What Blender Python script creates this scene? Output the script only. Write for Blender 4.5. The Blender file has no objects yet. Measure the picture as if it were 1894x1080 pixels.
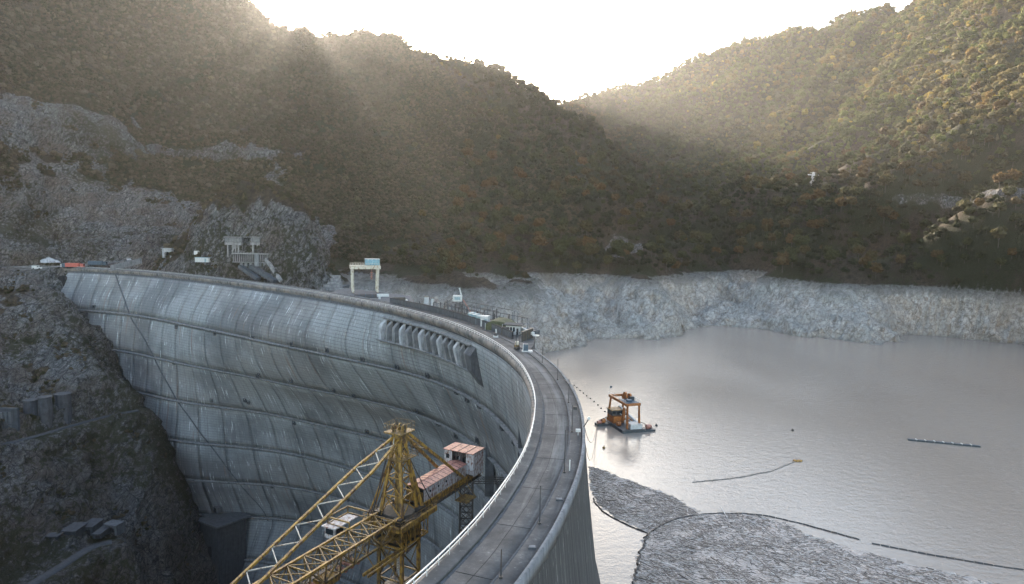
import bpy, bmesh, math, random
import numpy as np
from mathutils import Vector, Matrix

random.seed(7)
rng = np.random.default_rng(7)
SC = bpy.context.scene
COL = SC.collection

# ------------------------------------------------------------------ camera, sky, sun, exposure
CAM_H, F_PX, HOR, ROLL = 36.0, 1263.0, 412.0, 0.02
PITCH = math.atan((540 - HOR) / F_PX)
cam_data = bpy.data.cameras.new('camera')
cam = bpy.data.objects.new('camera', cam_data)
COL.objects.link(cam)
cam.location = (0, 0, CAM_H)
cam.rotation_euler = (Matrix.Rotation(math.pi / 2 - PITCH, 3, 'X') @ Matrix.Rotation(ROLL, 3, 'Z')).to_euler()
cam_data.sensor_width = 36.0
cam_data.lens = 36.0 * F_PX / 1894.0
cam_data.clip_start = 0.5
cam_data.clip_end = 9000.0
SC.camera = cam

SUN_AZ, SUN_EL = -16.9, 15.3          # azimuth from +Y towards +X, elevation
world = bpy.data.worlds.new('World')
SC.world = world
world.use_nodes = True
wn = world.node_tree.nodes
sky = wn.new('ShaderNodeTexSky')
sky.sky_type = 'NISHITA'
sky.sun_disc = False
sky.sun_elevation = math.radians(SUN_EL)
sky.sun_rotation = math.radians(SUN_AZ)
sky.air_density = 1.0
sky.dust_density = 2.0
sky.ozone_density = 1.0
sky.altitude = 500
world.node_tree.links.new(sky.outputs[0], wn['Background'].inputs[0])
wn['Background'].inputs[1].default_value = 0.15

sun_data = bpy.data.lights.new('sun', 'SUN')
sun_data.energy = 5.0
sun_data.angle = math.radians(0.5)
sun_data.color = (1.0, 0.94, 0.86)
sun = bpy.data.objects.new('sun', sun_data)
COL.objects.link(sun)
_a, _e = math.radians(SUN_AZ), math.radians(SUN_EL)
SUN_DIR = Vector((math.sin(_a) * math.cos(_e), math.cos(_a) * math.cos(_e), math.sin(_e)))
sun.rotation_euler = SUN_DIR.to_track_quat('Z', 'Y').to_euler()
sun.location = SUN_DIR * 3000

SC.view_settings.view_transform = 'Standard'
SC.view_settings.look = 'None'
SC.view_settings.gamma = 1.0
SC.view_settings.use_curve_mapping = False
SC.view_settings.exposure = 2.6
SC.view_settings.use_white_balance = True
SC.view_settings.white_balance_temperature = 7700
SC.view_settings.white_balance_tint = 10
SC.cycles.use_denoising = True
SC.cycles.use_adaptive_sampling = False
SC.cycles.sample_clamp_indirect = 4.0
SC.cycles.volume_bounces = 1
SC.cycles.max_bounces = 6
SC.cycles.diffuse_bounces = 3
SC.cycles.glossy_bounces = 3
HAZE_DENSITY = 0.00003

# ------------------------------------------------------------------ helpers: points
CP, SP, CR_, SR_ = math.cos(PITCH), math.sin(PITCH), math.cos(ROLL), math.sin(ROLL)
def ray(u, v):
    x = (u - 947) / F_PX; y = (540 - v) / F_PX
    x, y = CR_ * x - SR_ * y, SR_ * x + CR_ * y
    dy = CP + y * SP; dz = -SP + y * CP
    return x / dy, dz / dy
def P(u, v, Y):
    rx, rz = ray(u, v)
    return (rx * Y, Y, CAM_H + rz * Y)
def PZ(u, v, z):
    rx, rz = ray(u, v)
    Y = (z - CAM_H) / rz
    return (rx * Y, Y, z)

# ------------------------------------------------------------------ helpers: noise
_r = np.random.default_rng(11)
_perm = np.concatenate([_r.permutation(256)] * 3)
_g = _r.normal(size=(256, 3)); _g /= np.linalg.norm(_g, axis=1)[:, None]
def perlin(x, y, z=0.0):
    x, y, z = np.broadcast_arrays(np.asarray(x, float), np.asarray(y, float), np.asarray(z, float))
    xi = np.floor(x).astype(int); yi = np.floor(y).astype(int); zi = np.floor(z).astype(int)
    xf = x - xi; yf = y - yi; zf = z - zi
    u = xf**3 * (xf * (xf * 6 - 15) + 10); v = yf**3 * (yf * (yf * 6 - 15) + 10); w = zf**3 * (zf * (zf * 6 - 15) + 10)
    xi &= 255; yi &= 255; zi &= 255
    def g(a, b, c):
        h = _perm[_perm[_perm[xi + a] + yi + b] + zi + c]
        G = _g[h]
        return G[..., 0] * (xf - a) + G[..., 1] * (yf - b) + G[..., 2] * (zf - c)
    def L(a, b, t): return a + t * (b - a)
    return 1.6 * L(L(L(g(0,0,0), g(1,0,0), u), L(g(0,1,0), g(1,1,0), u), v),
                   L(L(g(0,0,1), g(1,0,1), u), L(g(0,1,1), g(1,1,1), u), v), w)
def fbm(x, y, z=0.0, o=4, rough=0.5):
    s = 0; a = 1; f = 1
    for i in range(o):
        s = s + a * perlin(x * f + 13.7 * i, y * f - 7.1 * i, z * f + 3.3 * i); a *= rough; f *= 2.03
    return s
def ridged(x, y, z=0.0, o=4, rough=0.5):
    s = 0; a = 1; f = 1
    for i in range(o):
        s = s + a * (1 - 2 * np.abs(perlin(x * f + 5.7 * i, y * f + 9.1 * i, z * f))); a *= rough; f *= 2.07
    return s
def sstep(a, b, x):
    t = np.clip((x - a) / (b - a), 0, 1); return t * t * (3 - 2 * t)

# ------------------------------------------------------------------ helpers: meshes and things
class MB:
    def __init__(s): s.v = []; s.f = []; s.m = []; s.mats = []; s.cur = 0
    def mat(s, m):
        if m not in s.mats: s.mats.append(m)
        s.cur = s.mats.index(m); return s
    def add(s, vs, fs):
        n = len(s.v); s.v += [tuple(p) for p in vs]; s.f += [tuple(i + n for i in f) for f in fs]; s.m += [s.cur] * len(fs); return s
    def box(s, c, size, ax=None, ay=None, az=None):
        c = Vector(c); ax = Vector(ax or (1, 0, 0)); ay = Vector(ay or (0, 1, 0)); az = Vector(az) if az is not None else ax.cross(ay)
        h = [q / 2 for q in size]
        vs = [c + ax * (i * h[0]) + ay * (j * h[1]) + az * (k * h[2]) for k in (-1, 1) for j in (-1, 1) for i in (-1, 1)]
        return s.add(vs, [(0,2,3,1),(4,5,7,6),(0,1,5,4),(2,6,7,3),(1,3,7,5),(0,4,6,2)])
    def beam(s, p, q, w, h=None, up=(0, 0, 1)):
        p = Vector(p); q = Vector(q); d = q - p; L = d.length
        if L < 1e-5: return s
        d /= L; up = Vector(up)
        if abs(d.dot(up)) > 0.97: up = Vector((0.3, 1, 0)).normalized()
        r = d.cross(up).normalized(); u = r.cross(d)
        return s.box((p + q) / 2, (w, L, h or w), r, d, u)
    def tube(s, pts, r, n=6, r2=None):
        pts = [Vector(p) for p in pts]; rings = []
        for i, p in enumerate(pts):
            d = (pts[min(i + 1, len(pts) - 1)] - pts[max(i - 1, 0)]).normalized()
            up = Vector((0, 0, 1)) if abs(d.z) < 0.95 else Vector((0, 1, 0))
            a = d.cross(up).normalized(); b = a.cross(d)
            rr = r if r2 is None else r + (r2 - r) * i / (len(pts) - 1)
            rings.append([p + a * rr * math.cos(t * 2 * math.pi / n) + b * rr * math.sin(t * 2 * math.pi / n) for t in range(n)])
        vs = [v for R in rings for v in R]; fs = []
        for i in range(len(pts) - 1):
            for j in range(n):
                k = (j + 1) % n; fs.append((i*n+j, i*n+k, (i+1)*n+k, (i+1)*n+j))
        fs.append(tuple(range(n - 1, -1, -1))); fs.append(tuple((len(pts) - 1) * n + j for j in range(n)))
        return s.add(vs, fs)
    def prism(s, poly, z0, z1):
        n = len(poly)
        a = sum(poly[i][0]*poly[(i+1)%n][1]-poly[(i+1)%n][0]*poly[i][1] for i in range(n))
        if a < 0: poly = poly[::-1]
        vs = [(x, y, z0) for x, y in poly] + [(x, y, z1) for x, y in poly]
        fs = [tuple(range(n - 1, -1, -1)), tuple(range(n, 2 * n))] + [(i, (i + 1) % n, n + (i + 1) % n, n + i) for i in range(n)]
        return s.add(vs, fs)
    def ball(s, c, r, n=8, m=5, sz=1.0):
        c = Vector(c); vs = [c + Vector((0, 0, r * sz))]
        for i in range(1, m):
            a = math.pi * i / m
            for j in range(n):
                b = 2 * math.pi * j / n
                vs.append(c + Vector((r * math.sin(a) * math.cos(b), r * math.sin(a) * math.sin(b), r * sz * math.cos(a))))
        vs.append(c - Vector((0, 0, r * sz))); fs = []
        for j in range(n): fs.append((0, 1 + j, 1 + (j + 1) % n))
        for i in range(m - 2):
            for j in range(n):
                fs.append((1 + i*n + j, 1 + (i+1)*n + j, 1 + (i+1)*n + (j+1) % n, 1 + i*n + (j+1) % n))
        for j in range(n): fs.append((1 + (m-2)*n + j, len(vs) - 1, 1 + (m-2)*n + (j+1) % n))
        return s.add(vs, fs)
    def build(s, name, mat=None, parent=None, label=None, cat=None, group=None, kind=None, smooth=False, loc=None):
        me = bpy.data.meshes.new(name)
        o0 = Vector((0, 0, 0))
        if parent is not None:
            o0 = wloc(parent)
        elif loc is not None: o0 = Vector(loc)
        me.from_pydata([tuple(Vector(p) - o0) for p in s.v], [], s.f)
        if mat is not None: me.materials.append(mat)
        for m in s.mats: me.materials.append(m)
        if s.mats: me.polygons.foreach_set('material_index', s.m)
        if smooth: me.polygons.foreach_set('use_smooth', [True] * len(me.polygons))
        me.update()
        o = bpy.data.objects.new(name, me); COL.objects.link(o)
        if parent is not None: o.parent = parent
        elif loc is not None: o.location = loc
        tag(o, label, cat, group, kind)
        return o
def wloc(o):
    v = Vector(o.location)
    while o.parent: o = o.parent; v = v + Vector(o.location)
    return v
def tag(o, label=None, cat=None, group=None, kind=None):
    if label: o['label'] = label
    if cat: o['category'] = cat
    if group: o['group'] = group
    if kind: o['kind'] = kind
    return o
def thing(name, loc, label, cat, group=None, kind=None):
    o = bpy.data.objects.new(name, None); COL.objects.link(o); o.location = loc; o.empty_display_size = 1
    return tag(o, label, cat, group, kind)
def clone(o, loc=None, rotz=None, label=None, parent=None):
    c = o.copy(); COL.objects.link(c)
    if parent is not None: c.parent = parent
    for ch in [x for x in o.children]: clone(ch, parent=c)
    if loc is not None: c.location = loc
    if rotz is not None: c.rotation_euler = (0, 0, rotz)
    if label: c['label'] = label
    return c
def grid_mesh(name, V, mat, uv=None, smooth=True, attrs=None, parent=None, flip=False, **kw):
    """V: (n, m, 3) array of points"""
    n, m = V.shape[:2]
    if parent is not None: V = V - np.array(wloc(parent))
    me = bpy.data.meshes.new(name)
    idx = np.arange(n * m).reshape(n, m)
    q = np.stack([idx[:-1, :-1], idx[1:, :-1], idx[1:, 1:], idx[:-1, 1:]], -1).reshape(-1, 4)
    if flip: q = q[:, ::-1]
    me.vertices.add(n * m); me.vertices.foreach_set('co', V.reshape(-1).astype(np.float32))
    me.loops.add(q.size); me.loops.foreach_set('vertex_index', q.reshape(-1).astype(np.int32))
    me.polygons.add(len(q)); me.polygons.foreach_set('loop_start', (np.arange(len(q)) * 4).astype(np.int32))
    me.update(calc_edges=True)
    if smooth: me.polygons.foreach_set('use_smooth', np.ones(len(q), bool))
    if uv is not None:
        l = me.uv_layers.new(name='UVMap')
        l.data.foreach_set('uv', uv.reshape(-1, 2)[q.reshape(-1)].reshape(-1).astype(np.float32))
    for k, a in (attrs or {}).items():
        at = me.attributes.new(k, 'FLOAT', 'POINT'); at.data.foreach_set('value', a.reshape(-1).astype(np.float32))
    me.materials.append(mat)
    me.validate(); me.update()
    o = bpy.data.objects.new(name, me); COL.objects.link(o)
    if parent is not None: o.parent = parent
    return tag(o, **kw)

# ------------------------------------------------------------------ helpers: materials
class NT:
    def __init__(s, name):
        s.m = bpy.data.materials.new(name); s.m.use_nodes = True
        s.t = s.m.node_tree; s.n = s.t.nodes; s.l = s.t.links; s.b = s.n['Principled BSDF']
    def node(s, kind, **kw):
        n = s.n.new(kind)
        for k, v in kw.items(): setattr(n, k, v)
        return n
    def link(s, a, b): s.l.new(a, b)
    def coord(s, which='Object'): return s.node('ShaderNodeTexCoord').outputs[which]
    def geo(s, which='Position'): return s.node('ShaderNodeNewGeometry').outputs[which]
    def mapping(s, src, scale=(1, 1, 1), rot=(0, 0, 0), loc=(0, 0, 0)):
        m = s.node('ShaderNodeMapping'); s.link(src, m.inputs[0])
        m.inputs['Scale'].default_value = scale; m.inputs['Rotation'].default_value = rot; m.inputs['Location'].default_value = loc
        return m.outputs[0]
    def aniso(s, src, L, long, short):
        """coordinates stretched along direction L"""
        L = Vector(L).normalized(); a = L.cross(Vector((0, 0, 1)) if abs(L.z) < 0.9 else Vector((1, 0, 0))).normalized(); b = L.cross(a)
        c = s.node('ShaderNodeCombineXYZ')
        for i, (d, k) in enumerate(((a, 1 / short), (b, 1 / short), (L, 1 / long))):
            n = s.node('ShaderNodeVectorMath', operation='DOT_PRODUCT'); s.link(src, n.inputs[0]); n.inputs[1].default_value = tuple(d * k); s.link(n.outputs['Value'], c.inputs[i])
        return c.outputs[0]
    def noise(s, vec, scale, detail=4, rough=0.55, dist=0.0, out=0):
        n = s.node('ShaderNodeTexNoise'); s.link(vec, n.inputs['Vector'])
        n.inputs['Scale'].default_value = scale; n.inputs['Detail'].default_value = detail; n.inputs['Roughness'].default_value = rough; n.inputs['Distortion'].default_value = dist
        return n.outputs[out]
    def voro(s, vec, scale, feature='F1', rnd=1.0, out=0):
        n = s.node('ShaderNodeTexVoronoi'); n.feature = feature; s.link(vec, n.inputs['Vector'])
        n.inputs['Scale'].default_value = scale; n.inputs['Randomness'].default_value = rnd
        return n.outputs[out]
    def ramp(s, src, *stops):
        r = s.node('ShaderNodeValToRGB'); s.link(src, r.inputs[0])
        e = r.color_ramp.elements
        while len(e) < len(stops): e.new(0.5)
        for k, (p, c) in enumerate(stops):
            e[k].position = p
            if not hasattr(c, '__len__'): c = (c, c, c)
            e[k].color = (*c, 1)
        return r.outputs[0]
    def mix(s, f, a, b, mode='MIX'):
        n = s.node('ShaderNodeMix', data_type='RGBA', blend_type=mode)
        for src, i in ((f, 0), (a, 6), (b, 7)):
            if hasattr(src, 'is_linked') or hasattr(src, 'links'): s.link(src, n.inputs[i])
            elif i == 0: n.inputs[0].default_value = src
            else:
                if not hasattr(src, '__len__'): src = (src, src, src)
                n.inputs[i].default_value = (*src, 1)
        return n.outputs[2]
    def math(s, op, a, b=0.0, clamp=False):
        n = s.node('ShaderNodeMath', operation=op); n.use_clamp = clamp
        for src, i in ((a, 0), (b, 1)):
            if hasattr(src, 'links'): s.link(src, n.inputs[i])
            else: n.inputs[i].default_value = src
        return n.outputs[0]
    def attr(s, name, typ='GEOMETRY', out='Fac'):
        n = s.node('ShaderNodeAttribute', attribute_type=typ, attribute_name=name); return n.outputs[out]
    def bump(s, h, dist, strength=1.0, prev=None):
        n = s.node('ShaderNodeBump'); s.link(h, n.inputs['Height']); n.inputs['Distance'].default_value = dist; n.inputs['Strength'].default_value = strength
        if prev is not None: s.link(prev, n.inputs['Normal'])
        return n.outputs[0]
    def fin(s, color=None, rough=None, normal=None, metal=None, spec=None):
        for v, k in ((color, 'Base Color'), (rough, 'Roughness'), (metal, 'Metallic'), (spec, 'Specular IOR Level')):
            if v is None: continue
            if hasattr(v, 'links'): s.link(v, s.b.inputs[k])
            else:
                if k == 'Base Color' and not hasattr(v, '__len__'): v = (v, v, v)
                s.b.inputs[k].default_value = (*v, 1) if k == 'Base Color' else v
        if normal is not None: s.link(normal, s.b.inputs['Normal'])
        return s.m

def mat_painted(name, base, rust=(0.12, 0.05, 0.03), amount=0.45, rough=0.55, scale=0.9):
    t = NT(name); p = t.geo()
    n1 = t.noise(p, scale, 6, 0.65); n2 = t.noise(t.mapping(p, (3, 3, 0.6)), scale, 5, 0.6)
    m = t.ramp(t.math('MULTIPLY', t.math('ADD', n1, n2), 0.5), (amount + 0.02, 0.0), (amount + 0.14, 1.0))
    c = t.mix(m, rust, base)
    c = t.mix(t.noise(p, 3.1, 3), t.mix(0.35, c, (0.02, 0.02, 0.02)), c)
    return t.fin(c, rough)
def mat_plain(name, c, rough=0.7, var=0.25, scale=1.5):
    t = NT(name); p = t.geo()
    n = t.noise(p, scale, 5, 0.6)
    return t.fin(t.mix(t.ramp(n, (0.3, 0.0), (0.7, 1.0)), [q * (1 - var) for q in c], [min(1, q * (1 + var)) for q in c]), rough)
def mat_concrete(name, base=(0.2, 0.2, 0.2), streak=0.5, uvs=False):
    t = NT(name); p = t.geo()
    n = t.noise(p, 0.5, 7, 0.65)
    s1 = t.noise(t.mapping(p, (1.4, 1.4, 0.09)), 1.0, 5, 0.6)
    c = t.mix(t.ramp(n, (0.3, 0.0), (0.72, 1.0)), [q * 0.6 for q in base], [q * 1.35 for q in base])
    c = t.mix(t.math('MULTIPLY', t.ramp(s1, (0.5, 0.0), (0.66, 1.0)), streak), c, [q * 0.22 for q in base])
    c = t.mix(t.ramp(t.noise(p, 2.4, 4, 0.7), (0.62, 0.0), (0.75, 0.5)), c, [min(0.7, q * 2.2) for q in base])
    return t.fin(c, 0.9, t.bump(t.noise(p, 3.0, 5), 0.06))

M = {}
M['yellow'] = mat_painted('worn_yellow_paint', (0.48, 0.255, 0.04), (0.12, 0.055, 0.025), 0.41)
M['yellow_dark'] = mat_painted('grimy_yellow_paint', (0.32, 0.18, 0.04), (0.075, 0.04, 0.02), 0.42)
M['white_rust'] = mat_painted('rusty_white_panels', (0.62, 0.59, 0.57), (0.22, 0.09, 0.06), 0.40, scale=1.3)
M['roof_rust'] = mat_painted('faded_red_roof_paint', (0.55, 0.23, 0.17), (0.19, 0.07, 0.05), 0.40, scale=1.6)
M['dark_steel'] = mat_painted('dark_steel', (0.035, 0.035, 0.038), (0.05, 0.03, 0.02), 0.40)
M['cream'] = mat_painted('cream_paint', (0.56, 0.50, 0.41), (0.25, 0.15, 0.09), 0.36)
M['blue_cab'] = mat_plain('pale_blue_sheet', (0.13, 0.28, 0.34), 0.5, 0.3)
M['white'] = mat_plain('weathered_white', (0.44, 0.43, 0.42), 0.6, 0.25)
M['orange'] = mat_painted('orange_marine_paint', (0.50, 0.15, 0.02), (0.14, 0.045, 0.02), 0.40, scale=1.6)
M['hull'] = mat_plain('dark_hull', (0.03, 0.04, 0.05), 0.5, 0.4)
M['concrete'] = mat_concrete('stained_concrete', (0.17, 0.17, 0.175))
M['concrete_light'] = mat_concrete('pale_concrete', (0.34, 0.34, 0.35), 0.35)
M['concrete_mid'] = mat_concrete('grey_aged_concrete', (0.23, 0.22, 0.22), 0.5)
M['concrete_dark'] = mat_concrete('dark_concrete', (0.075, 0.078, 0.085), 0.5)  # plain dark concrete tone
M['concrete_darkest'] = mat_concrete('darkest_concrete', (0.042, 0.045, 0.052), 0.5)  # darkest concrete tone, mainly for the gorge bank structures
M['black'] = mat_plain('black_void', (0.008, 0.008, 0.009), 0.9, 0.3)
M['rail'] = mat_plain('galvanised_rail', (0.55, 0.54, 0.52), 0.4, 0.15)
M['red'] = mat_plain('faded_red_paint', (0.38, 0.07, 0.05), 0.5, 0.2)
M['navy'] = mat_plain('dull_navy_paint', (0.03, 0.06, 0.09), 0.5, 0.3)
M['tyre'] = mat_plain('black_rubber', (0.015, 0.015, 0.015), 0.8, 0.2)
M['glass'] = mat_plain('dark_window_glass', (0.02, 0.025, 0.03), 0.15, 0.1)
M['bark'] = mat_plain('grey_bark', (0.08, 0.065, 0.05), 0.9, 0.3)
M['olive'] = mat_plain('olive_tarpaulin', (0.07, 0.07, 0.035), 0.85, 0.4)
M['teal'] = mat_plain('pale_teal_container', (0.17, 0.25, 0.27), 0.6, 0.3)
M['wood'] = mat_plain('grey_driftwood', (0.2, 0.17, 0.15), 0.9, 0.6, 6)

# ------------------------------------------------------------------ the dam's surface: crest curve and face offsets
CR = np.array([[-343.5,458.6],[-333.5,457.7],[-323.6,456.7],[-313.7,455.5],[-303.8,454.0],[-293.9,452.2],[-284.1,450.2],[-274.5,447.8],[-264.9,444.9],[-255.5,441.5],[-246.3,437.7],[-237.3,433.4],[-228.5,428.7],[-219.8,423.8],[-211.3,418.5],[-202.9,413.0],[-194.7,407.4],[-186.5,401.6],[-178.5,395.7],[-170.5,389.7],[-162.6,383.6],[-154.7,377.4],[-146.9,371.2],[-139.1,364.9],[-131.4,358.5],[-123.8,352.0],[-116.2,345.5],[-108.7,338.9],[-101.3,332.2],[-93.9,325.4],[-86.7,318.5],[-79.6,311.5],[-72.6,304.3],[-65.8,297.1],[-59.1,289.6],[-52.6,282.0],[-46.4,274.2],[-40.4,266.2],[-34.6,258.0],[-29.2,249.6],[-24.1,241.1],[-19.3,232.3],[-14.9,223.3],[-10.9,214.2],[-7.3,204.9],[-4.1,195.4],[-1.4,185.8],[0.8,176.1],[2.6,166.2],[3.8,156.3],[4.6,146.4],[4.9,136.4],[4.7,126.5],[4.0,116.5],[2.9,106.6],[1.2,96.8],[-1.1,87.0],[-3.8,77.5],[-7.2,68.1],[-11.2,58.9],[-15.8,50.1],[-21.1,41.7],[-27.0,33.7],[-33.6,26.2],[-40.6,19.2],[-48.2,12.8],[-56.3,7.0],[-64.8,1.8],[-73.7,-2.7],[-82.9,-6.5],[-92.3,-9.6],[-102.0,-12.0],[-111.8,-13.6],[-121.7,-14.6],[-131.7,-15.1]])
OFF = np.array([[0.0,0.0,0.0,0.0,0.0,0.0,0.0,0.0,0.0,0.0,0.0,0.0,0.0,0.0,0.0,0.0,0.0,0.0,0.0,0.0,0.0,0.0,0.0,0.0,0.0,0.0,0.0,0.0,0.0,0.0,0.0,0.0,0.0,0.0,0.0,0.0,0.0,0.0,0.0],[9.9,10.2,10.2,10.0,9.5,9.1,9.2,9.7,10.4,10.9,11.1,11.1,11.1,10.8,9.9,8.5,6.5,3.5,-0.1,-2.9,-4.2,-4.2,-3.7,-3.0,-2.4,-2.0,-1.8,-1.8,-1.8,-1.8,-1.9,-1.8,-1.7,-1.6,-1.5,-1.5,-1.5,-1.6,-1.8],[13.6,13.9,13.9,13.7,13.5,13.4,13.4,13.7,13.9,13.7,12.6,10.7,8.5,6.4,3.5,-0.4,-4.6,-8.5,-11.5,-12.9,-12.5,-11.1,-9.2,-7.5,-6.1,-5.2,-4.6,-4.3,-4.2,-4.1,-4.0,-3.8,-3.6,-3.5,-3.3,-3.2,-3.1,-3.1,-3.2],[13.1,13.1,13.0,13.2,13.7,14.4,14.8,14.7,13.9,11.6,7.4,2.1,-2.6,-6.4,-10.8,-15.9,-20.6,-23.5,-23.9,-22.2,-19.3,-16.3,-13.6,-11.5,-9.8,-8.6,-7.7,-7.1,-6.6,-6.3,-6.0,-5.7,-5.5,-5.2,-5.0,-4.8,-4.7,-4.6,-4.6],[12.9,12.6,12.5,13.0,14.2,15.8,17.2,17.5,15.7,11.0,3.3,-5.0,-11.3,-15.7,-19.7,-24.0,-27.6,-29.3,-28.7,-26.1,-22.7,-19.4,-16.8,-14.8,-13.1,-11.8,-10.7,-9.8,-9.1,-8.5,-8.0,-7.6,-7.2,-6.9,-6.6,-6.4,-6.2,-6.1,-5.9],[12.9,12.5,12.4,13.2,15.0,17.6,19.9,20.8,18.7,12.3,2.2,-8.4,-16.5,-21.7,-25.5,-28.5,-30.6,-31.3,-30.3,-28.1,-25.2,-22.3,-19.9,-17.8,-16.1,-14.7,-13.4,-12.4,-11.4,-10.7,-10.0,-9.5,-9.0,-8.6,-8.3,-8.0,-7.7,-7.5,-7.3],[12.9,12.4,12.3,13.2,15.3,18.0,20.4,21.2,18.6,10.9,-1.2,-13.7,-23.2,-28.9,-32.0,-33.4,-33.8,-33.1,-31.7,-29.6,-27.1,-24.7,-22.4,-20.4,-18.6,-17.1,-15.8,-14.7,-13.7,-12.8,-12.0,-11.4,-10.9,-10.4,-10.0,-9.6,-9.2,-8.9,-8.7],[12.9,12.4,12.3,13.1,14.8,17.0,18.6,18.2,14.2,5.5,-7.2,-20.3,-29.8,-34.7,-36.3,-36.2,-35.3,-33.8,-32.1,-30.1,-28.0,-25.9,-23.9,-22.1,-20.5,-19.0,-17.8,-16.7,-15.7,-14.8,-14.1,-13.4,-12.8,-12.3,-11.7,-11.2,-10.8,-10.3,-9.9],[13.0,12.6,12.5,13.1,14.4,15.9,16.8,16.2,13.1,6.9,-2.4,-13.2,-22.8,-29.0,-32.0,-32.9,-32.7,-31.7,-30.5,-29.0,-27.4,-25.7,-24.1,-22.7,-21.3,-20.1,-19.1,-18.2,-17.4,-16.7,-16.0,-15.3,-14.6,-14.0,-13.4,-12.8,-12.2,-11.6,-11.1],[13.4,13.1,13.2,13.7,14.5,15.5,16.2,15.9,14.2,10.6,4.8,-2.9,-11.1,-18.0,-22.8,-25.5,-26.8,-27.2,-26.9,-26.3,-25.4,-24.3,-23.3,-22.2,-21.2,-20.3,-19.5,-18.8,-18.2,-17.6,-17.0,-16.4,-15.7,-15.1,-14.4,-13.8,-13.1,-12.5,-11.8],[14.1,14.0,14.1,14.4,14.9,15.4,15.6,15.2,13.9,11.2,7.1,1.7,-4.3,-10.0,-14.7,-18.1,-20.4,-21.8,-22.5,-22.6,-22.5,-22.1,-21.5,-20.9,-20.3,-19.7,-19.1,-18.6,-18.1,-17.6,-17.1,-16.5,-15.9,-15.3,-14.7,-14.1,-13.4,-12.8,-12.2],[14.9,14.8,14.8,14.9,15.0,15.1,14.8,14.1,12.7,10.5,7.4,3.4,-0.9,-5.3,-9.2,-12.5,-15.0,-16.8,-18.1,-18.8,-19.2,-19.3,-19.2,-19.0,-18.8,-18.4,-18.1,-17.7,-17.3,-16.9,-16.5,-16.0,-15.5,-15.0,-14.4,-13.9,-13.3,-12.7,-12.1],[15.4,15.3,15.2,15.0,14.9,14.6,14.0,13.1,11.7,9.7,7.2,4.2,0.9,-2.4,-5.6,-8.4,-10.8,-12.7,-14.2,-15.2,-16.0,-16.5,-16.7,-16.8,-16.8,-16.7,-16.6,-16.4,-16.1,-15.8,-15.5,-15.1,-14.7,-14.3,-13.8,-13.3,-12.8,-12.3,-11.8],[15.8,15.6,15.3,15.0,14.6,14.1,13.3,12.3,10.9,9.2,7.1,4.7,2.2,-0.5,-3.0,-5.4,-7.5,-9.3,-10.8,-12.0,-13.0,-13.7,-14.2,-14.5,-14.7,-14.8,-14.8,-14.7,-14.6,-14.4,-14.2,-13.9,-13.6,-13.3,-12.9,-12.5,-12.1,-11.6,-11.2]])
T0, DT, DZ = -60.0, 10.0, 20.0
_tan = np.gradient(CR, axis=0); _tan /= np.linalg.norm(_tan, axis=1)[:, None]
def _cub(A, x):
    x = np.clip(x, 0, len(A) - 1.001); i = np.floor(x).astype(int); f = (x - i)[..., None]
    g = lambda k: A[np.clip(i + k, 0, len(A) - 1)]
    a, b, c, d = g(-1), g(0), g(1), g(2)
    return b + 0.5 * f * (c - a + f * (2*a - 5*b + 4*c - d + f * (3*(b - c) + d - a)))
def crest(t):
    """plan position and downstream normal of the inner crest edge"""
    t = np.asarray(t, float); x = (t - T0) / DT
    p = _cub(CR, x); tn = _cub(_tan, x); tn /= np.linalg.norm(tn, axis=-1)[..., None]
    return p, np.stack([tn[..., 1], -tn[..., 0]], -1)
def off_dn(t, z):
    t, z = np.broadcast_arrays(np.asarray(t, float), np.asarray(z, float))
    x = np.clip((t - T0) / 20.0, 0, OFF.shape[1] - 1.001); y = np.clip(-z / DZ, 0, OFF.shape[0] - 1.001)
    i = np.floor(y).astype(int); fy = y - i
    j = np.floor(x).astype(int); fx = x - j
    def cr(a, b, c, d, f): return b + 0.5 * f * (c - a + f * (2*a - 5*b + 4*c - d + f * (3*(b - c) + d - a)))
    def row(k):
        r = np.clip(i + k, 0, OFF.shape[0] - 1)
        g = lambda q: OFF[r, np.clip(j + q, 0, OFF.shape[1] - 1)]
        return cr(g(-1), g(0), g(1), g(2), fx)
    return cr(row(-1), row(0), row(1), row(2), fy)
def face(t, z, n=0.0):
    """point on the downstream face, n metres proud of it"""
    t, z, n = np.broadcast_arrays(np.asarray(t, float), np.asarray(z, float), np.asarray(n, float))
    p, N = crest(t); o = off_dn(t, z) + n
    return np.concatenate([p + N * o[..., None], z[..., None]], -1)
CW = 9.2
def off_up(t, z):
    z = np.asarray(z, float)
    return -np.maximum(CW + 0.09 * (-z) + 0.0009 * z * z, -off_dn(t, np.minimum(z, 0)) + 6.5 + 0.1 * (-z))
def deck(t, n, z):
    """point on the crest: n metres upstream of the inner edge"""
    t, n, z = np.broadcast_arrays(np.asarray(t, float), np.asarray(n, float), np.asarray(z, float))
    p, N = crest(t)
    return np.concatenate([p - N * n[..., None], z[..., None]], -1)
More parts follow.
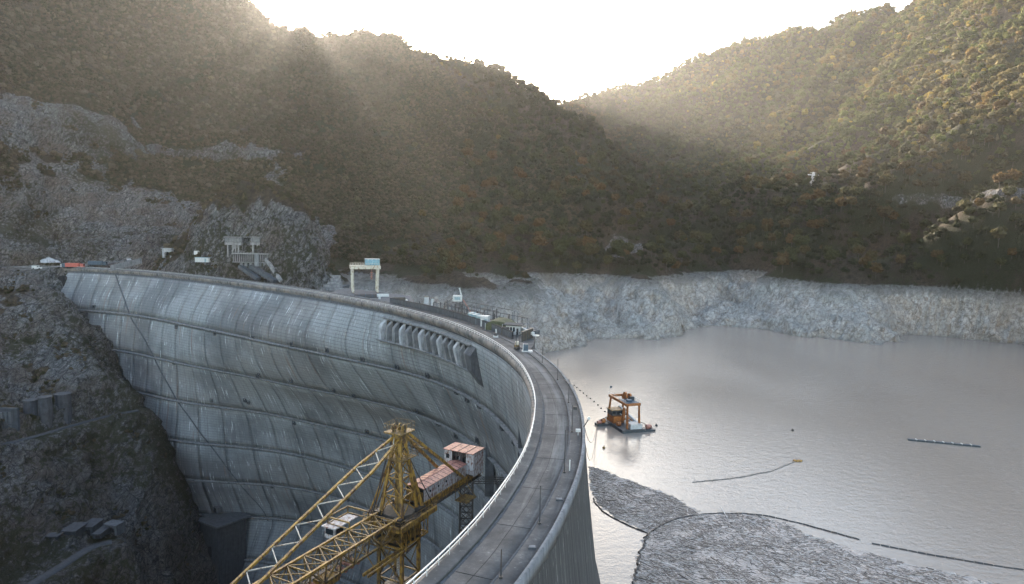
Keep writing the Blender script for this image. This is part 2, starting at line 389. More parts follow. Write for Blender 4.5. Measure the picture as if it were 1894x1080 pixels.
# nearest point of the face to a pixel of the photograph
_tg = np.arange(-30, 580, 2.0); _zg = np.arange(0, -216, -1.0)
_TT, _ZZ = np.meshgrid(_tg, _zg); _FP = face(_TT, _ZZ)
_yc = _FP[..., 1] * SP + (_FP[..., 2] - CAM_H) * CP; _zc = _FP[..., 1] * CP - (_FP[..., 2] - CAM_H) * SP
def to_px(xc, yc):
    xc, yc = CR_ * xc + SR_ * yc, -SR_ * xc + CR_ * yc
    return 947 + F_PX * xc, 540 - F_PX * yc
_FU, _FV = to_px(_FP[..., 0] / _zc, _yc / _zc)
def face_tz(u, v):
    k = np.argmin((_FU - u)**2 + (_FV - v)**2); return float(_TT.flat[k]), float(_ZZ.flat[k])
def crest_t(u, v, z=0.0):
    x, y, _ = PZ(u, v, z); return T0 + DT * 0.05 * float(np.argmin(((_cub(CR, np.arange(0, len(CR) - 1, 0.05)) - (x, y))**2).sum(1)))

# ------------------------------------------------------------------ terrain: surveyed points, then relief
W_Z = -37.0
def PL(u, v, Y): return P(u, v, Y * 0.88)
S = []
def sp(*a): S.extend(a)
# left mountain, road level up to the ridge (treetops add about 9 m to a skyline)
def PR(u, v, Y):
    x, y, z = P(u, v, Y); return (x, y, z - 9)
sp(P(560,400,640), P(560,250,750), P(560,120,850), PR(440,-12,930), PR(485,34,930), PR(525,64,930), PR(560,76,930), PR(600,74,932), PR(640,68,935), PR(690,56,945), PR(750,64,975), PR(800,95,1010), PR(870,110,1060), PR(930,138,1120), PR(985,168,1230))  # dip below the sun is added to the ridge, opening bright sky there
sp(P(300,300,680), P(300,120,800), P(300,-60,930), P(450,440,600), P(450,300,690), P(420,120,830), P(100,440,540), P(100,300,590), P(100,100,700), P(60,-100,830), P(0,440,500), P(0,250,560), P(0,60,650), P(-250,200,520), P(-250,420,430), P(-250,-50,700), P(200,220,660), P(220,430,560))
sp(P(800,460,575), P(800,350,700), P(800,200,880), P(1000,460,580), P(1000,350,730), P(1000,250,950), P(1100,450,600), P(1100,350,740), P(1060,250,1000), P(1218,450,560), P(1170,370,660), P(1135,300,820), P(1098,232,1050), P(680,430,590), P(680,300,720), P(680,150,860))
# behind that ridge the ground falls away
for (u, v, Y) in ((480,24,930),(560,45,930),(690,34,945),(800,95,1010),(930,138,1120)):
    x, y, z = P(u, v, Y); sp((x - 40, y + 350, z - 170), (x - 90, y + 800, z - 260))
sp((-900, 1500, 260), (-1100, 900, 330))
# valley to the saddle
sp(P(1150,405,950), P(1110,310,1280), P(1205,455,860), P(1080,262,1450), P(1258,478,650), P(1266,440,900), P(1228,350,1150), P(1180,280,1450), P(1130,225,1680), PR(1060,187,1800), PR(1040,183,1500))
# knoll with the pylon
sp(P(1300,440,630), P(1400,400,640), P(1450,352,700), P(1510,338,720), P(1600,400,600), P(1600,362,660), P(1450,300,1060), P(1350,372,720), P(1340,318,1060), P(1450,385,860), P(1560,380,840), P(1380,400,850), P(1560,480,510), P(1450,470,570))
sp(P(1450,200,1250), P(1420,120,1500), PR(1360,78,1700), P(1250,180,1500), PR(1290,102,1720), PR(1200,148,1750), PR(1130,182,1700), PR(1420,72,1750), PR(1500,60,1700))
# right mountain
sp(P(1700,440,520), P(1700,350,600), P(1700,250,750), P(1700,120,1000), PR(1695,2,1400), P(1860,450,465), P(1850,350,530), P(1850,200,680), P(1850,50,900), P(1894,-80,1150), P(1600,300,800), P(1600,150,1150), PR(1560,47,1550), P(2050,400,430), P(2050,200,560), P(2100,0,800), P(2300,350,330), P(2300,100,560))
sp((900, 1500, 520), (1200, 2200, 500), (400, 2400, 330), (1300, 700, 620), (1500, 1500, 700), (0, 2500, 200), (-600, 2200, 50))
# top of the bare shore, its foot at the water, and the lake bed
for (u, v, z) in ((700,492,2),(760,495,1),(850,502,-1),(950,508,-3),(1050,505,-3),(1130,498,-3),(1200,492,-4),(1262,492,-5),(1340,498,-5),(1400,503,-5),(1557,516,-6),(1640,520,-6),(1720,520,-6),(1894,529,-7),(2100,545,-7)):
    sp(PZ(u, v, z))
SHORE = [PZ(u, v, W_Z) for (u, v) in ((1000,648),(1050,643),(1082,641),(1099,626),(1150,625),(1200,622),(1266,620),(1278,606),(1310,604),(1345,600),(1366,602),(1378,596),(1410,610),(1450,616),(1557,629),(1670,633),(1704,618),(1790,626),(1894,634),(2100,655))]
S.extend(SHORE)
sp(P(965,528,435), P(1005,562,412), P(1045,600,403), P(1050,538,530), P(1092,585,480), P(1075,560,500), P(1192,512,505), P(1230,555,478), P(1252,592,466), P(1238,520,575), P(1275,560,545), P(1282,590,525), P(1296,522,560), P(1326,556,520), P(1350,585,505), P(1340,520,620), P(1368,560,570), P(1150,540,520), P(1170,580,485))
for (x, y, z) in SHORE: sp((x * 0.93 - 2, y * 0.93, -58))
sp(P(900,590,385), P(900,545,455), P(960,600,375), P(960,550,430), P(840,570,400), P(800,530,455), P(740,560,430), P(620,535,470), P(640,505,520), P(570,500,545), P(500,480,575))
sp((40,300,-64), (60,180,-66), (150,250,-66), (250,350,-66), (380,300,-66), (120,60,-66), (300,120,-66), (600,200,-66), (5,330,-60), (50,20,-70), (300,-200,-66), (700,400,-40), (900,100,-20), (420,395,-60))
# bench at the left abutment
sp(PL(0,503,505), PL(60,498,512), PL(150,490,530), PL(85,503,505), PL(240,482,540), PL(300,477,555), PL(380,483,570), PL(300,495,505), PL(380,505,480), PL(480,510,480), PL(560,520,470), PL(-120,505,470), PL(110,478,545), PL(180,470,560), PL(330,462,575))
# abutment line, taken on the dam face, with the bank standing just proud of it and the foundation behind
ABUT = [(106,539),(142,557),(170,572),(193,608),(228,676),(236,738),(281,754),(301,791),(326,840),(346,893),(363,950),(400,1000),(450,1040)]
ABW = []
for (u, v) in ABUT:
    t, z = face_tz(u, v); x, y, z = face(t, z); ABW.append((x, y, z)); sp((x, y, z))
    q = P(u - 16, v + 3, y - 7); sp(q)
    q = P(u + 26, v, y); sp((q[0], q[1], z - 26))
# gorge bank
sp(PL(0,560,470), PL(0,650,420), PL(0,740,385), PL(0,822,353), PL(0,900,335), PL(0,980,325), PL(0,1080,312))
sp(PL(100,545,480), PL(100,600,455), PL(100,700,415), PL(100,795,375), PL(100,880,360), PL(100,960,350))
sp(PL(180,650,430), PL(200,740,415), PL(200,850,395), PL(200,930,388), PL(300,850,412), PL(300,950,395), PL(300,1050,378), PL(400,1060,392), PL(-200,700,350), PL(-200,900,280), PL(-200,560,400), PL(-200,1080,250), PL(30,480,520))
sp(PL(60,1150,300), PL(250,1180,330), PZ(600,1150,-215), PZ(450,1160,-212))
for (u, v) in ((190,998),(150,1020),(110,1048),(60,1080)): sp(PZ(u, v, -113))
for (u, v) in ((0,822),(60,808),(120,790),(200,768),(270,757)): sp(PZ(u, v, -73))
sp((-100,300,-228), (-60,200,-232), (-100,100,-235), (-60,0,-235), (-200,150,-225), (-330,200,-120), (-420,200,-60), (-300,50,-140), (-480,60,-20), (-520,330,0), (-600,420,60), (-300,-150,-140), (-100,-200,-235), (0,-300,-100), (-700,100,80))
for t in (160, 220, 280, 340, 400, 460, 520, 600, 650): 
    x, y, _ = face(t, -220, 22); sp((x, y, -226))
S = np.array(S, float)
_c = 22.0
def _phi(a, b):
    d = a[:, None, :2] - b[None, :, :2]
    return np.sqrt((d**2).sum(-1) + _c * _c) / 100
_K = _phi(S, S) - np.eye(len(S)) * 0.02
_Q = np.c_[np.ones(len(S)), S[:, :2] / 1000]
_A = np.r_[np.c_[_K, _Q], np.c_[_Q.T, np.zeros((3, 3))]]
_W = np.linalg.solve(_A, np.r_[S[:, 2], 0, 0, 0])
def base_h(x, y):
    q = np.c_[np.ravel(x), np.ravel(y)]; out = np.empty(len(q))
    for i in range(0, len(q), 20000):
        k = q[i:i + 20000]
        out[i:i + 20000] = np.c_[_phi(k, S), np.ones(len(k)), k / 1000] @ _W
    return out.reshape(np.shape(x))
_q = np.random.default_rng(5).uniform(-60, 60, (3, 6000))
RM = float(ridged(_q[0], _q[1], _q[2], 3).mean())
def relief(x, y, h):
    up = sstep(8, 120, h)
    rgt = sstep(150, 420, x); 
    aL = ridged((0.85 * x + 0.5 * y) / 135 + 0.25 * fbm(x / 160, y / 160, 7.7, 2), (0.5 * x - 0.85 * y) / 520, 0.3, 3) - RM
    aR = ridged((0.72 * x - 0.70 * y) / 200 + 0.25 * fbm(x / 160, y / 160, 2.7, 2), (0.7 * x + 0.72 * y) / 560, 3.3, 3) - RM
    a = up * (20 * aL * (1 - rgt) + 36 * aR * rgt) + 7 * up * fbm(x / 60, y / 60, 1.5, 3)
    ring = sstep(-75, -45, h) * (1 - sstep(-2, 12, h)) * sstep(-240, -120, x)
    head = sstep(-140, -20, x) * (1 - sstep(150, 260, x))
    a = a + ring * (6.5 * (ridged((x + 0.3 * y) / 48, y / 110, 2.2, 3) - RM) + 13.0 * head * (ridged((x + 0.5 * y) / 75, (y - 0.5 * x) / 260, 6.2, 3) - RM) + 1.6 * fbm(x / 9, y / 9, 4.0, 3))
    left = (1 - sstep(-150, -60, x)) * (1 - up * 0.6)
    gor = left * sstep(3, 14, np.abs(h - 1.5)) 
    a = a + gor * (3.5 * (ridged(x / 38 + y / 90, y / 60, 5.1, 3) - RM) + 1.2 * fbm(x / 10, y / 10, 6.0, 3))
    return a
ROADS = []
def carve(x, y, h, path, width, blend):
    path = np.array(path); best = np.full(x.shape, 1e9); zz = np.zeros(x.shape)
    m = (x > path[:, 0].min() - 40) & (x < path[:, 0].max() + 40) & (y > path[:, 1].min() - 40) & (y < path[:, 1].max() + 40)
    xs, ys = x[m], y[m]; b = np.full(xs.shape, 1e9); z = np.zeros(xs.shape)
    for p, q in zip(path[:-1], path[1:]):
        d = q[:2] - p[:2]; L = (d**2).sum(); t = np.clip(((xs - p[0]) * d[0] + (ys - p[1]) * d[1]) / L, 0, 1)
        e = np.hypot(xs - p[0] - t * d[0], ys - p[1] - t * d[1]); k = e < b
        b[k] = e[k]; z[k] = (p[2] + t * (q[2] - p[2]))[k]
    w = 1 - sstep(width, width + blend, b)
    h = h.copy(); h[m] = h[m] * (1 - w) + (z - 0.35) * w
    return h, (m, w)
ROAD_TOP = [(-450, 392, 0.2)] + [(PL(u, v, Y)) for (u, v, Y) in ((0,500,507),(60,497,512),(110,493,520),(160,489,531),(210,484,540),(260,480,548),(300,478,556),(350,480,566),(400,483,574),(450,485,582))]
ROAD_CREST = [tuple(deck(t, 4.6, 0.0)) for t in (-30, -37, -45, -55)]
ROAD_LOW = [PZ(u, v, -113) for (u, v) in ((0,1112),(60,1079),(110,1049),(150,1022),(175,1006),(194,1000),(215,1002))]
TERRACE = [PZ(u, v, -73) for (u, v) in ((-60,838),(0,822),(60,808),(120,790),(200,768),(262,757))]
_hs = base_h(S[:, 0], S[:, 1]); _err = S[:, 2] - _hs - relief(S[:, 0], S[:, 1], _hs)
def settle(x, y, sig=26.0):
    """bring the relief back to the surveyed heights around each survey point"""
    q = np.c_[np.ravel(x), np.ravel(y)]; out = np.zeros(len(q))
    for i in range(0, len(q), 20000):
        k = q[i:i + 20000]; d2 = ((k[:, None] - S[None, :, :2])**2).sum(-1); w = np.exp(-d2 / (2 * sig * sig)); out[i:i + 20000] = (w @ _err) / (w.sum(1) + 0.12)
    return out.reshape(np.shape(x))
def height(x, y):
    h = base_h(x, y); h = h + relief(x, y, h) + settle(x, y)
    for path, w, b in ((ROAD_TOP, 5.0, 9), (ROAD_CREST, 7.0, 9), (ROAD_LOW, 3.5, 8), (TERRACE, 3.0, 5)):
        h, _ = carve(x, y, h, path, w, b)
    return h

def axis(*segs):
    out = []
    for a, b, st in segs: out += list(np.arange(a, b, st))
    return np.array(out + [segs[-1][1]])
gx = axis((-1500, -900, 40), (-900, -500, 10), (-500, -340, 2.2), (-340, -110, 1.5), (-110, -90, 2.2), (-90, 0, 2.4), (0, 460, 2.4), (460, 700, 5), (700, 1100, 12), (1100, 2000, 30))
gy = axis((-500, 60, 35), (60, 270, 12), (270, 460, 1.6), (460, 640, 2.1), (640, 820, 4.0), (820, 1300, 8), (1300, 2000, 12), (2000, 2700, 35))
GX, GY = np.meshgrid(gx, gy)
GH = height(GX, GY)
V = np.stack([GX, GY, GH], -1)
def normals(V):
    a = np.gradient(V, axis=1); b = np.gradient(V, axis=0); n = np.cross(a, b); return n / np.linalg.norm(n, axis=-1)[..., None]
Nn = normals(V)
slope = 1 - Nn[..., 2]
# masks
def blob(u, v, Y, r, ry=None):
    x, y, z = P(u, v, Y); 
    return np.exp(-(((GX - x) / r)**2 + ((GH - z) / (ry or r))**2 + ((GY - y) / (r * 2.2))**2))
n_big = fbm(GX / 60, GY / 60, GH / 60, 4)
n_med = fbm(GX / 18, GY / 18, GH / 18, 4)
cliff = sum(blob(*b) for b in ((380,235,650,32,26),(430,270,640,30,14),(340,215,660,18,22),(40,200,560,55,20),(90,235,560,35,16),(30,380,500,60,50),(90,420,520,45,30),(200,272,640,80,5),(350,272,640,90,4),(460,400,600,30,40),(400,440,590,45,25),(590,430,590,14,24),(560,400,610,10,26),(1150,440,600,10,22),(1100,380,720,10,12),(1165,470,590,16,16),(200,440,555,90,22),(500,300,650,12,30),(1760,366,575,42,4),(1850,378,535,30,4)))
zone = sstep(-150, -60, GX + 0.35 * (GY - 400))
ring = (1 - sstep(-8, 0, GH)) * zone
gorge = (1 - sstep(-170, -110, GX)) * (1 - sstep(-6, 3, GH)) * (1 - ring)
steep = sstep(0.52, 0.70, slope + 0.10 * n_med) * (GH > -6) * np.where(GX < 0, 1.0, 0.12)
rock = np.clip(sstep(0.22, 0.55, cliff + 0.30 * n_med * (cliff > 0.05)) + steep + ring + gorge * sstep(-0.55, 0.25, 0.4 + n_big * 0.5 + (slope - 0.25) * 2.2 + n_med * 0.6), 0, 1)
wroad = np.zeros_like(GX)
for path, w, b in ((ROAD_TOP, 4.0, 5), (ROAD_CREST, 7.0, 5), (ROAD_LOW, 3.0, 4), (TERRACE, 2.6, 4)):
    _, (m, ww) = carve(GX, GY, GH, path, w, b); t_ = wroad[m]; wroad[m] = np.maximum(t_, ww)
# crags: strata pushed out along the normal
sx = GX * 0.86 + GY * 0.35 - GH * 0.55; sy = GX * 0.2 + GY * 0.3 + GH * 0.9
strata = ridged(sx / 5.5, sy / 30, GY / 14, 3, 0.55) - 0.5
crag = ridged(GX / 13, GY / 13, GH / 11, 4, 0.55) - 0.5
amp = rock * (1 - wroad) * np.where(ring > 0.5, 0.8, 1.0)
near = sstep(-640, -500, -GY)   # finest relief only where the grid is fine
gullies = ridged(GX / 16 + GH / 30, GY / 26, GH / 60, 4, 0.6) - 0.8
crag2 = ridged(GX / 5.5, GY / 6, GH / 5, 2, 0.5) - 0.8
disp = amp * (1.5 * crag * np.where(ring > 0.5, 1.5, 1.0) + 3.6 * gullies * ring + 0.55 * crag2 + 2.3 * strata * (1 - ring) * near + 0.5 * strata * ring + cliff * 5.5 * (ridged(GX / 24, GY / 24, GH / 18, 4, 0.6) - 0.6) * (1 - ring) * (GY > 470))
V = V + Nn * np.clip(disp, -9, 9)[..., None]
# nothing may poke through the dam, or stand in front of its crest
veg = np.clip(0.5 + 0.6 * n_big - 0.25 * n_med, 0, 1)

t = NT('mountainside')
p = t.geo()
rockm = t.attr('rock'); ringm = t.attr('ring'); vegm = t.attr('veg')
nA = t.noise(p, 0.05, 6, 0.65); nB = t.noise(p, 0.35, 7, 0.68); nC = t.noise(p, 1.6, 5, 0.7)
sv = t.aniso(p, (0.45, 0.35, 0.82), 9.0, 1.7)
st = t.noise(sv, 1.0, 7, 0.70, 0.35)
st2 = t.noise(t.aniso(p, (0.45, 0.35, 0.82), 2.6, 0.55), 1.0, 5, 0.7, 0.2)
st = t.math('ADD', t.math('MULTIPLY', st, 0.62), t.math('MULTIPLY', st2, 0.38))
soil = t.mix(t.ramp(nB, (0.35, 0.0), (0.65, 1.0)), (0.030, 0.023, 0.016), (0.095, 0.070, 0.048))
green = t.mix(nC, (0.016, 0.019, 0.008), (0.05, 0.048, 0.02))
ground = t.mix(t.ramp(t.math('ADD', vegm, t.math('MULTIPLY', t.math('SUBTRACT', nB, 0.5), 1.2)), (0.42, 0.0), (0.62, 1.0)), soil, green)
sep0 = t.node('ShaderNodeSeparateXYZ'); t.link(p, sep0.inputs[0])
zn = t.math('ADD', sep0.outputs[2], t.math('MULTIPLY', t.math('SUBTRACT', nB, 0.5), 7.0))
ringf = t.math('MULTIPLY', ringm, t.ramp(t.math('DIVIDE', t.math('ADD', zn, 12.0), 12.0), (0.45, 1.0), (0.85, 0.0)))
rk = t.ramp(st, (0.36, (0.045, 0.046, 0.050)), (0.46, (0.13, 0.133, 0.14)), (0.55, (0.23, 0.23, 0.235)), (0.66, (0.46, 0.45, 0.44)))
rk = t.mix(t.ramp(nA, (0.42, 0.0), (0.60, 0.6)), rk, t.mix(nB, (0.07, 0.05, 0.036), (0.20, 0.145, 0.11)))
rk = t.mix(t.ramp(nC, (0.30, 0.7), (0.48, 0.0)), rk, (0.03, 0.03, 0.032))
dv = t.node('ShaderNodeVectorMath', operation='ADD'); dn = t.node('ShaderNodeVectorMath', operation='SCALE'); dn.inputs['Scale'].default_value = 5.0
t.link(t.noise(p, 0.16, 3, 0.6, 0, 1), dn.inputs[0]); t.link(p, dv.inputs[0]); t.link(dn.outputs[0], dv.inputs[1])
ck = t.voro(t.aniso(dv.outputs[0], (0.45, 0.35, 0.82), 9.0, 4.0), 1.0, 'DISTANCE_TO_EDGE'); ck2 = t.voro(t.aniso(dv.outputs[0], (-0.5, -0.45, -0.7), 4.0, 1.9), 1.0, 'DISTANCE_TO_EDGE')
crack = t.math('MINIMUM', t.ramp(ck, (0.0, 0.1), (0.06, 1.0)), t.ramp(ck2, (0.0, 0.45), (0.07, 1.0)))
rk = t.mix(crack, (0.016, 0.016, 0.018), rk)
# rock darker lower in the gorge, with patches of lichen and moss
moss = t.ramp(t.math('ADD', nB, t.math('MULTIPLY', vegm, 0.25)), (0.62, 0.0), (0.72, 0.85))
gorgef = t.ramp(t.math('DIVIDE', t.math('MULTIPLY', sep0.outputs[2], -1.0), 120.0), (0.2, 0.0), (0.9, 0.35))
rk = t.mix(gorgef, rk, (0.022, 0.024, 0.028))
rk2 = t.mix(moss, rk, (0.04, 0.04, 0.02))
sep = t.node('ShaderNodeSeparateXYZ'); t.link(p, sep.inputs[0])
# the drawdown shore: scoured stone and silt, darker at its top where weeds took hold
zz = t.math('ADD', sep.outputs[2], t.math('MULTIPLY', t.math('SUBTRACT', nA, 0.5), 14.0))
gul = t.noise(t.aniso(p, (-0.55, -0.55, -0.62), 16.0, 3.2), 1.0, 7, 0.72, 0.6)
shc = t.ramp(t.math('ADD', t.math('MULTIPLY', nC, 0.55), t.math('MULTIPLY', gul, 0.45)), (0.36, (0.15, 0.15, 0.15)), (0.43, (0.42, 0.42, 0.42)), (0.51, (0.60, 0.60, 0.595)), (0.62, (0.74, 0.735, 0.73)))
shc = t.mix(t.ramp(nB, (0.42, 0.0), (0.62, 0.8)), shc, (0.27, 0.245, 0.225))
shc = t.mix(t.ramp(nA, (0.44, 0.0), (0.58, 0.45)), shc, (0.36, 0.385, 0.40))
shc = t.mix(t.math('ADD', t.math('MULTIPLY', crack, 0.45), 0.55), (0.04, 0.04, 0.042), shc)
dry = t.ramp(t.math('DIVIDE', t.math('ADD', zz, 40.0), 40.0), (0.70, 0.0), (0.84, 1.0))
shc = t.mix(t.math('MULTIPLY', dry, 0.75), shc, t.mix(nC, (0.08, 0.085, 0.083), (0.24, 0.245, 0.24)))
wet = t.ramp(t.math('DIVIDE', t.math('ADD', sep.outputs[2], 38.5), 4.0), (0.1, 1.0), (0.75, 0.0))
shc = t.mix(t.math('MULTIPLY', wet, 0.6), shc, (0.10, 0.095, 0.09))
shc = t.mix(1.0, shc, (1.0, 0.965, 0.92), 'MULTIPLY')
rk3 = t.mix(ringf, rk2, shc)
edge = t.ramp(t.math('ADD', t.math('MAXIMUM', rockm, ringf), t.math('MULTIPLY', t.math('SUBTRACT', nB, 0.5), 0.9)), (0.40, 0.0), (0.55, 1.0))
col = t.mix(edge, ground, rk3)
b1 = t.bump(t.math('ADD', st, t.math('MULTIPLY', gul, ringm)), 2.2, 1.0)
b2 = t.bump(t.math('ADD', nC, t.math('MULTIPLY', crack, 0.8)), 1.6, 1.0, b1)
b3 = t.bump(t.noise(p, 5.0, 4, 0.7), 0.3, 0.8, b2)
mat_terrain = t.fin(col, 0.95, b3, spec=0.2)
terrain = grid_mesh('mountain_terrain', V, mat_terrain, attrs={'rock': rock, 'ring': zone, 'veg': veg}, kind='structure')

# quick look-ups on the finished ground
def _bil(A, x, y):
    i = np.clip(np.searchsorted(gx, x) - 1, 0, len(gx) - 2); j = np.clip(np.searchsorted(gy, y) - 1, 0, len(gy) - 2)
    fx = np.clip((x - gx[i]) / (gx[i + 1] - gx[i]), 0, 1); fy = np.clip((y - gy[j]) / (gy[j + 1] - gy[j]), 0, 1)
    return (A[j, i] * (1 - fx) + A[j, i + 1] * fx) * (1 - fy) + (A[j + 1, i] * (1 - fx) + A[j + 1, i + 1] * fx) * fy
def ground_z(x, y): return float(_bil(GH, np.array(x), np.array(y)))
def site(u, v, y0=60.0, y1=2600.0):
    """where the sight line through (u, v) first meets the ground"""
    rx, rz = ray(u, v); Y = np.arange(y0, y1, 1.0)
    h = _bil(GH, rx * Y, Y); k = np.argmax(CAM_H + rz * Y < h)
    return (rx * Y[k], Y[k], float(h[k]))

# ------------------------------------------------------------------ lake
t = NT('lake_water')
p = t.geo()
w1 = t.noise(t.mapping(p, (1.0, 1.5, 1), (0, 0, 0.5)), 0.42, 3, 0.6)
w2 = t.noise(t.mapping(p, (1.3, 1.0, 1), (0, 0, -0.3)), 1.3, 3, 0.6)
wbig = t.noise(t.mapping(p, (1.0, 0.5, 1)), 0.011, 3, 0.5)
calm = t.ramp(wbig, (0.40, 0.5), (0.60, 1.0))
wb = t.node('ShaderNodeBump'); t.link(w1, wb.inputs['Height']); wb.inputs['Distance'].default_value = 0.18; t.link(calm, wb.inputs['Strength'])
wc = t.node('ShaderNodeBump'); t.link(w2, wc.inputs['Height']); wc.inputs['Distance'].default_value = 0.10; t.link(calm, wc.inputs['Strength']); t.link(wb.outputs[0], wc.inputs['Normal'])
t.b.inputs['IOR'].default_value = 1.45
mat_water = t.fin((0.235, 0.20, 0.172), 0.11, wc.outputs[0])
poly = []
for tt_ in np.arange(-50, 665, 10.0):
    a = off_dn(tt_, W_Z); b = off_up(tt_, W_Z); q, N_ = crest(tt_); q = q + N_ * (0.5 * (float(a) + float(b))); poly.append((q[0], q[1]))
poly = poly[::-1] + [(-700, 900), (900, 900), (1800, 500), (1800, -900), (poly[-1][0], -900)]
bm = bmesh.new(); bm.faces.new([bm.verts.new((x, y, W_Z)) for x, y in poly]); bmesh.ops.triangulate(bm, faces=bm.faces)
me = bpy.data.meshes.new('lake_water'); bm.to_mesh(me); bm.free(); me.materials.append(mat_water)
for pl in me.polygons:
    if pl.normal.z < 0: pl.flip()
o = bpy.data.objects.new('lake_water', me); COL.objects.link(o); tag(o, kind='structure')
river = MB().add([(-420, -500, -222), (-30, -500, -222), (-30, 330, -222), (-420, 330, -222)], [(0, 1, 2, 3)]).build('river_water', mat_water, kind='structure')

# ------------------------------------------------------------------ roads on the ground
mat_road = NT('weathered_asphalt'); t = mat_road; p = t.geo()
n = t.noise(p, 0.25, 6, 0.6); n2 = t.noise(p, 2.2, 5, 0.7)
c = t.mix(t.ramp(n, (0.35, 0.0), (0.65, 1.0)), (0.085, 0.083, 0.085), (0.16, 0.155, 0.155))
c = t.mix(t.ramp(n2, (0.4, 0.0), (0.7, 0.6)), c, (0.06, 0.058, 0.06))
mat_road = t.fin(c, 0.85, t.bump(n2, 0.02))
def ribbon(name, path, w, mat, dz=0.0, label=None):
    path = np.array(path); L = np.r_[0, np.cumsum(np.hypot(*np.diff(path[:, :2], axis=0).T))]
    s = np.arange(0, L[-1], 4.0); pp = np.stack([np.interp(s, L, path[:, k]) for k in range(3)], -1)
    for _ in range(4): pp[1:-1] = (pp[:-2] + 2 * pp[1:-1] + pp[2:]) / 4
    tg = np.gradient(pp[:, :2], axis=0); tg /= np.linalg.norm(tg, axis=1)[:, None]; nn = np.stack([-tg[:, 1], tg[:, 0]], -1)
    rows = []
    for k in (-0.5, -0.5, 0.5, 0.5):
        rows.append(np.c_[pp[:, :2] + nn * w * k, pp[:, 2] + dz])
    rows[0][:, 2] -= 1.6; rows[3][:, 2] -= 1.6
    return grid_mesh(name, np.stack(rows, 1), mat, smooth=False, kind='structure', label=label)
ribbon('mountain_road', ROAD_TOP, 7.0, mat_road)
ribbon('lower_road', ROAD_LOW, 4.6, M['concrete_darkest'])
ribbon('crest_approach_road', ROAD_CREST, 11.0, mat_road, -0.08)

# ------------------------------------------------------------------ trees
def leaf_mat(name, inst):
    t = NT(name)
    if inst: base = t.attr('tint', 'INSTANCER', 'Color')
    else:
        oi = t.node('ShaderNodeObjectInfo')
        base = t.ramp(oi.outputs['Random'], (0.0, (0.045, 0.048, 0.018)), (0.4, (0.06, 0.055, 0.022)), (0.7, (0.09, 0.055, 0.025)), (0.9, (0.12, 0.062, 0.024)))
    n = t.noise(t.coord('Object'), 0.9, 3, 0.6)
    c = t.mix(t.ramp(n, (0.3, 0.0), (0.7, 1.0)), t.mix(0.45, base, (0.012, 0.012, 0.008)), t.mix(0.25, base, (0.2, 0.17, 0.07)))
    t.fin(c, 0.8, spec=0.15)
    tr = t.node('ShaderNodeBsdfTranslucent'); t.link(c, tr.inputs[0]); mx = t.node('ShaderNodeMixShader'); mx.inputs[0].default_value = 0.45
    t.link(t.b.outputs[0], mx.inputs[1]); t.link(tr.outputs[0], mx.inputs[2]); t.link(mx.outputs[0], t.n['Material Output'].inputs[0])
    return t.m
mat_leaf_i = leaf_mat('forest_leaves', True); mat_leaf = leaf_mat('autumn_leaves', False)
def crown_mb(seed, h=12.0, r=4.2, lumps=9, leaves=210, conifer=False):
    g = np.random.default_rng(seed); mb = MB(); cs = []
    if conifer:
        for k in range(9):
            z = h * (0.18 + 0.78 * k / 9); rr = r * 0.62 * (1 - k / 9.6); cs.append(((g.normal() * .15, g.normal() * .15, z), rr, 0.55))
    else:
        cs.append(((0, 0, h * 0.62), r * 0.72, 0.9))
        for k in range(lumps):
            a = g.uniform(0, 6.28); e = g.uniform(-0.5, 1.0); d = r * 0.62
            cs.append(((d * math.cos(a) * math.cos(e), d * math.sin(a) * math.cos(e), h * 0.60 + d * math.sin(e) * 1.05), r * g.uniform(0.28, 0.52), 0.85))
    for c, rr, sz in cs:
        n0 = len(mb.v); mb.ball(c, rr, 7, 4, sz)
        for i in range(n0, len(mb.v)):
            x, y, z = mb.v[i]; f = 1 + 0.28 * g.normal(); mb.v[i] = (c[0] + (x - c[0]) * f, c[1] + (y - c[1]) * f, c[2] + (z - c[2]) * f)
    for k in range(leaves):
        c, rr, sz = cs[g.integers(len(cs))]; d = g.normal(size=3); d /= np.linalg.norm(d); d[2] = abs(d[2]) * 0.9 + d[2] * 0.1
        q = np.array(c) + d * rr * g.uniform(0.95, 1.4); a = g.normal(size=3); a /= np.linalg.norm(a); b = np.cross(a, d + 0.4 * g.normal(size=3)); b /= max(1e-6, np.linalg.norm(b)); s_ = g.uniform(0.3, 0.75) * r / 4.2
        mb.add([q - a * s_, q + b * s_ * 0.7, q + a * s_, q - b * s_ * 0.7], [(0, 1, 2, 3)])
    return mb
def trunk_mb(h=12.0, seed=0):
    g = np.random.default_rng(seed); mb = MB(); mb.tube([(0, 0, -1.5), (0.1, 0, h * 0.3), (0.0, 0.15, h * 0.6)], 0.28, 5, 0.12)
    for k in range(4):
        a = g.uniform(0, 6.28); mb.tube([(0, 0, h * 0.32), (1.7 * math.cos(a), 1.7 * math.sin(a), h * 0.62)], 0.1, 4, 0.04)
    return mb
tree_kinds = bpy.data.collections.new('tree_kinds')
for k in range(6):
    mb = crown_mb(20 + k, conifer=(k == 5)); mb.m = [0] * len(mb.f)
    tk = trunk_mb(seed=k); n0 = len(mb.v); mb.v += tk.v; mb.f += [tuple(i + n0 for i in f) for f in tk.f]; mb.m += [1] * len(tk.f)
    me = bpy.data.meshes.new('tree_%d' % k); me.from_pydata(mb.v, [], mb.f); me.materials.append(mat_leaf_i); me.materials.append(M['bark']); me.polygons.foreach_set('material_index', mb.m); me.update()
    tree_kinds.objects.link(bpy.data.objects.new('tree_kind_%d' % k, me))
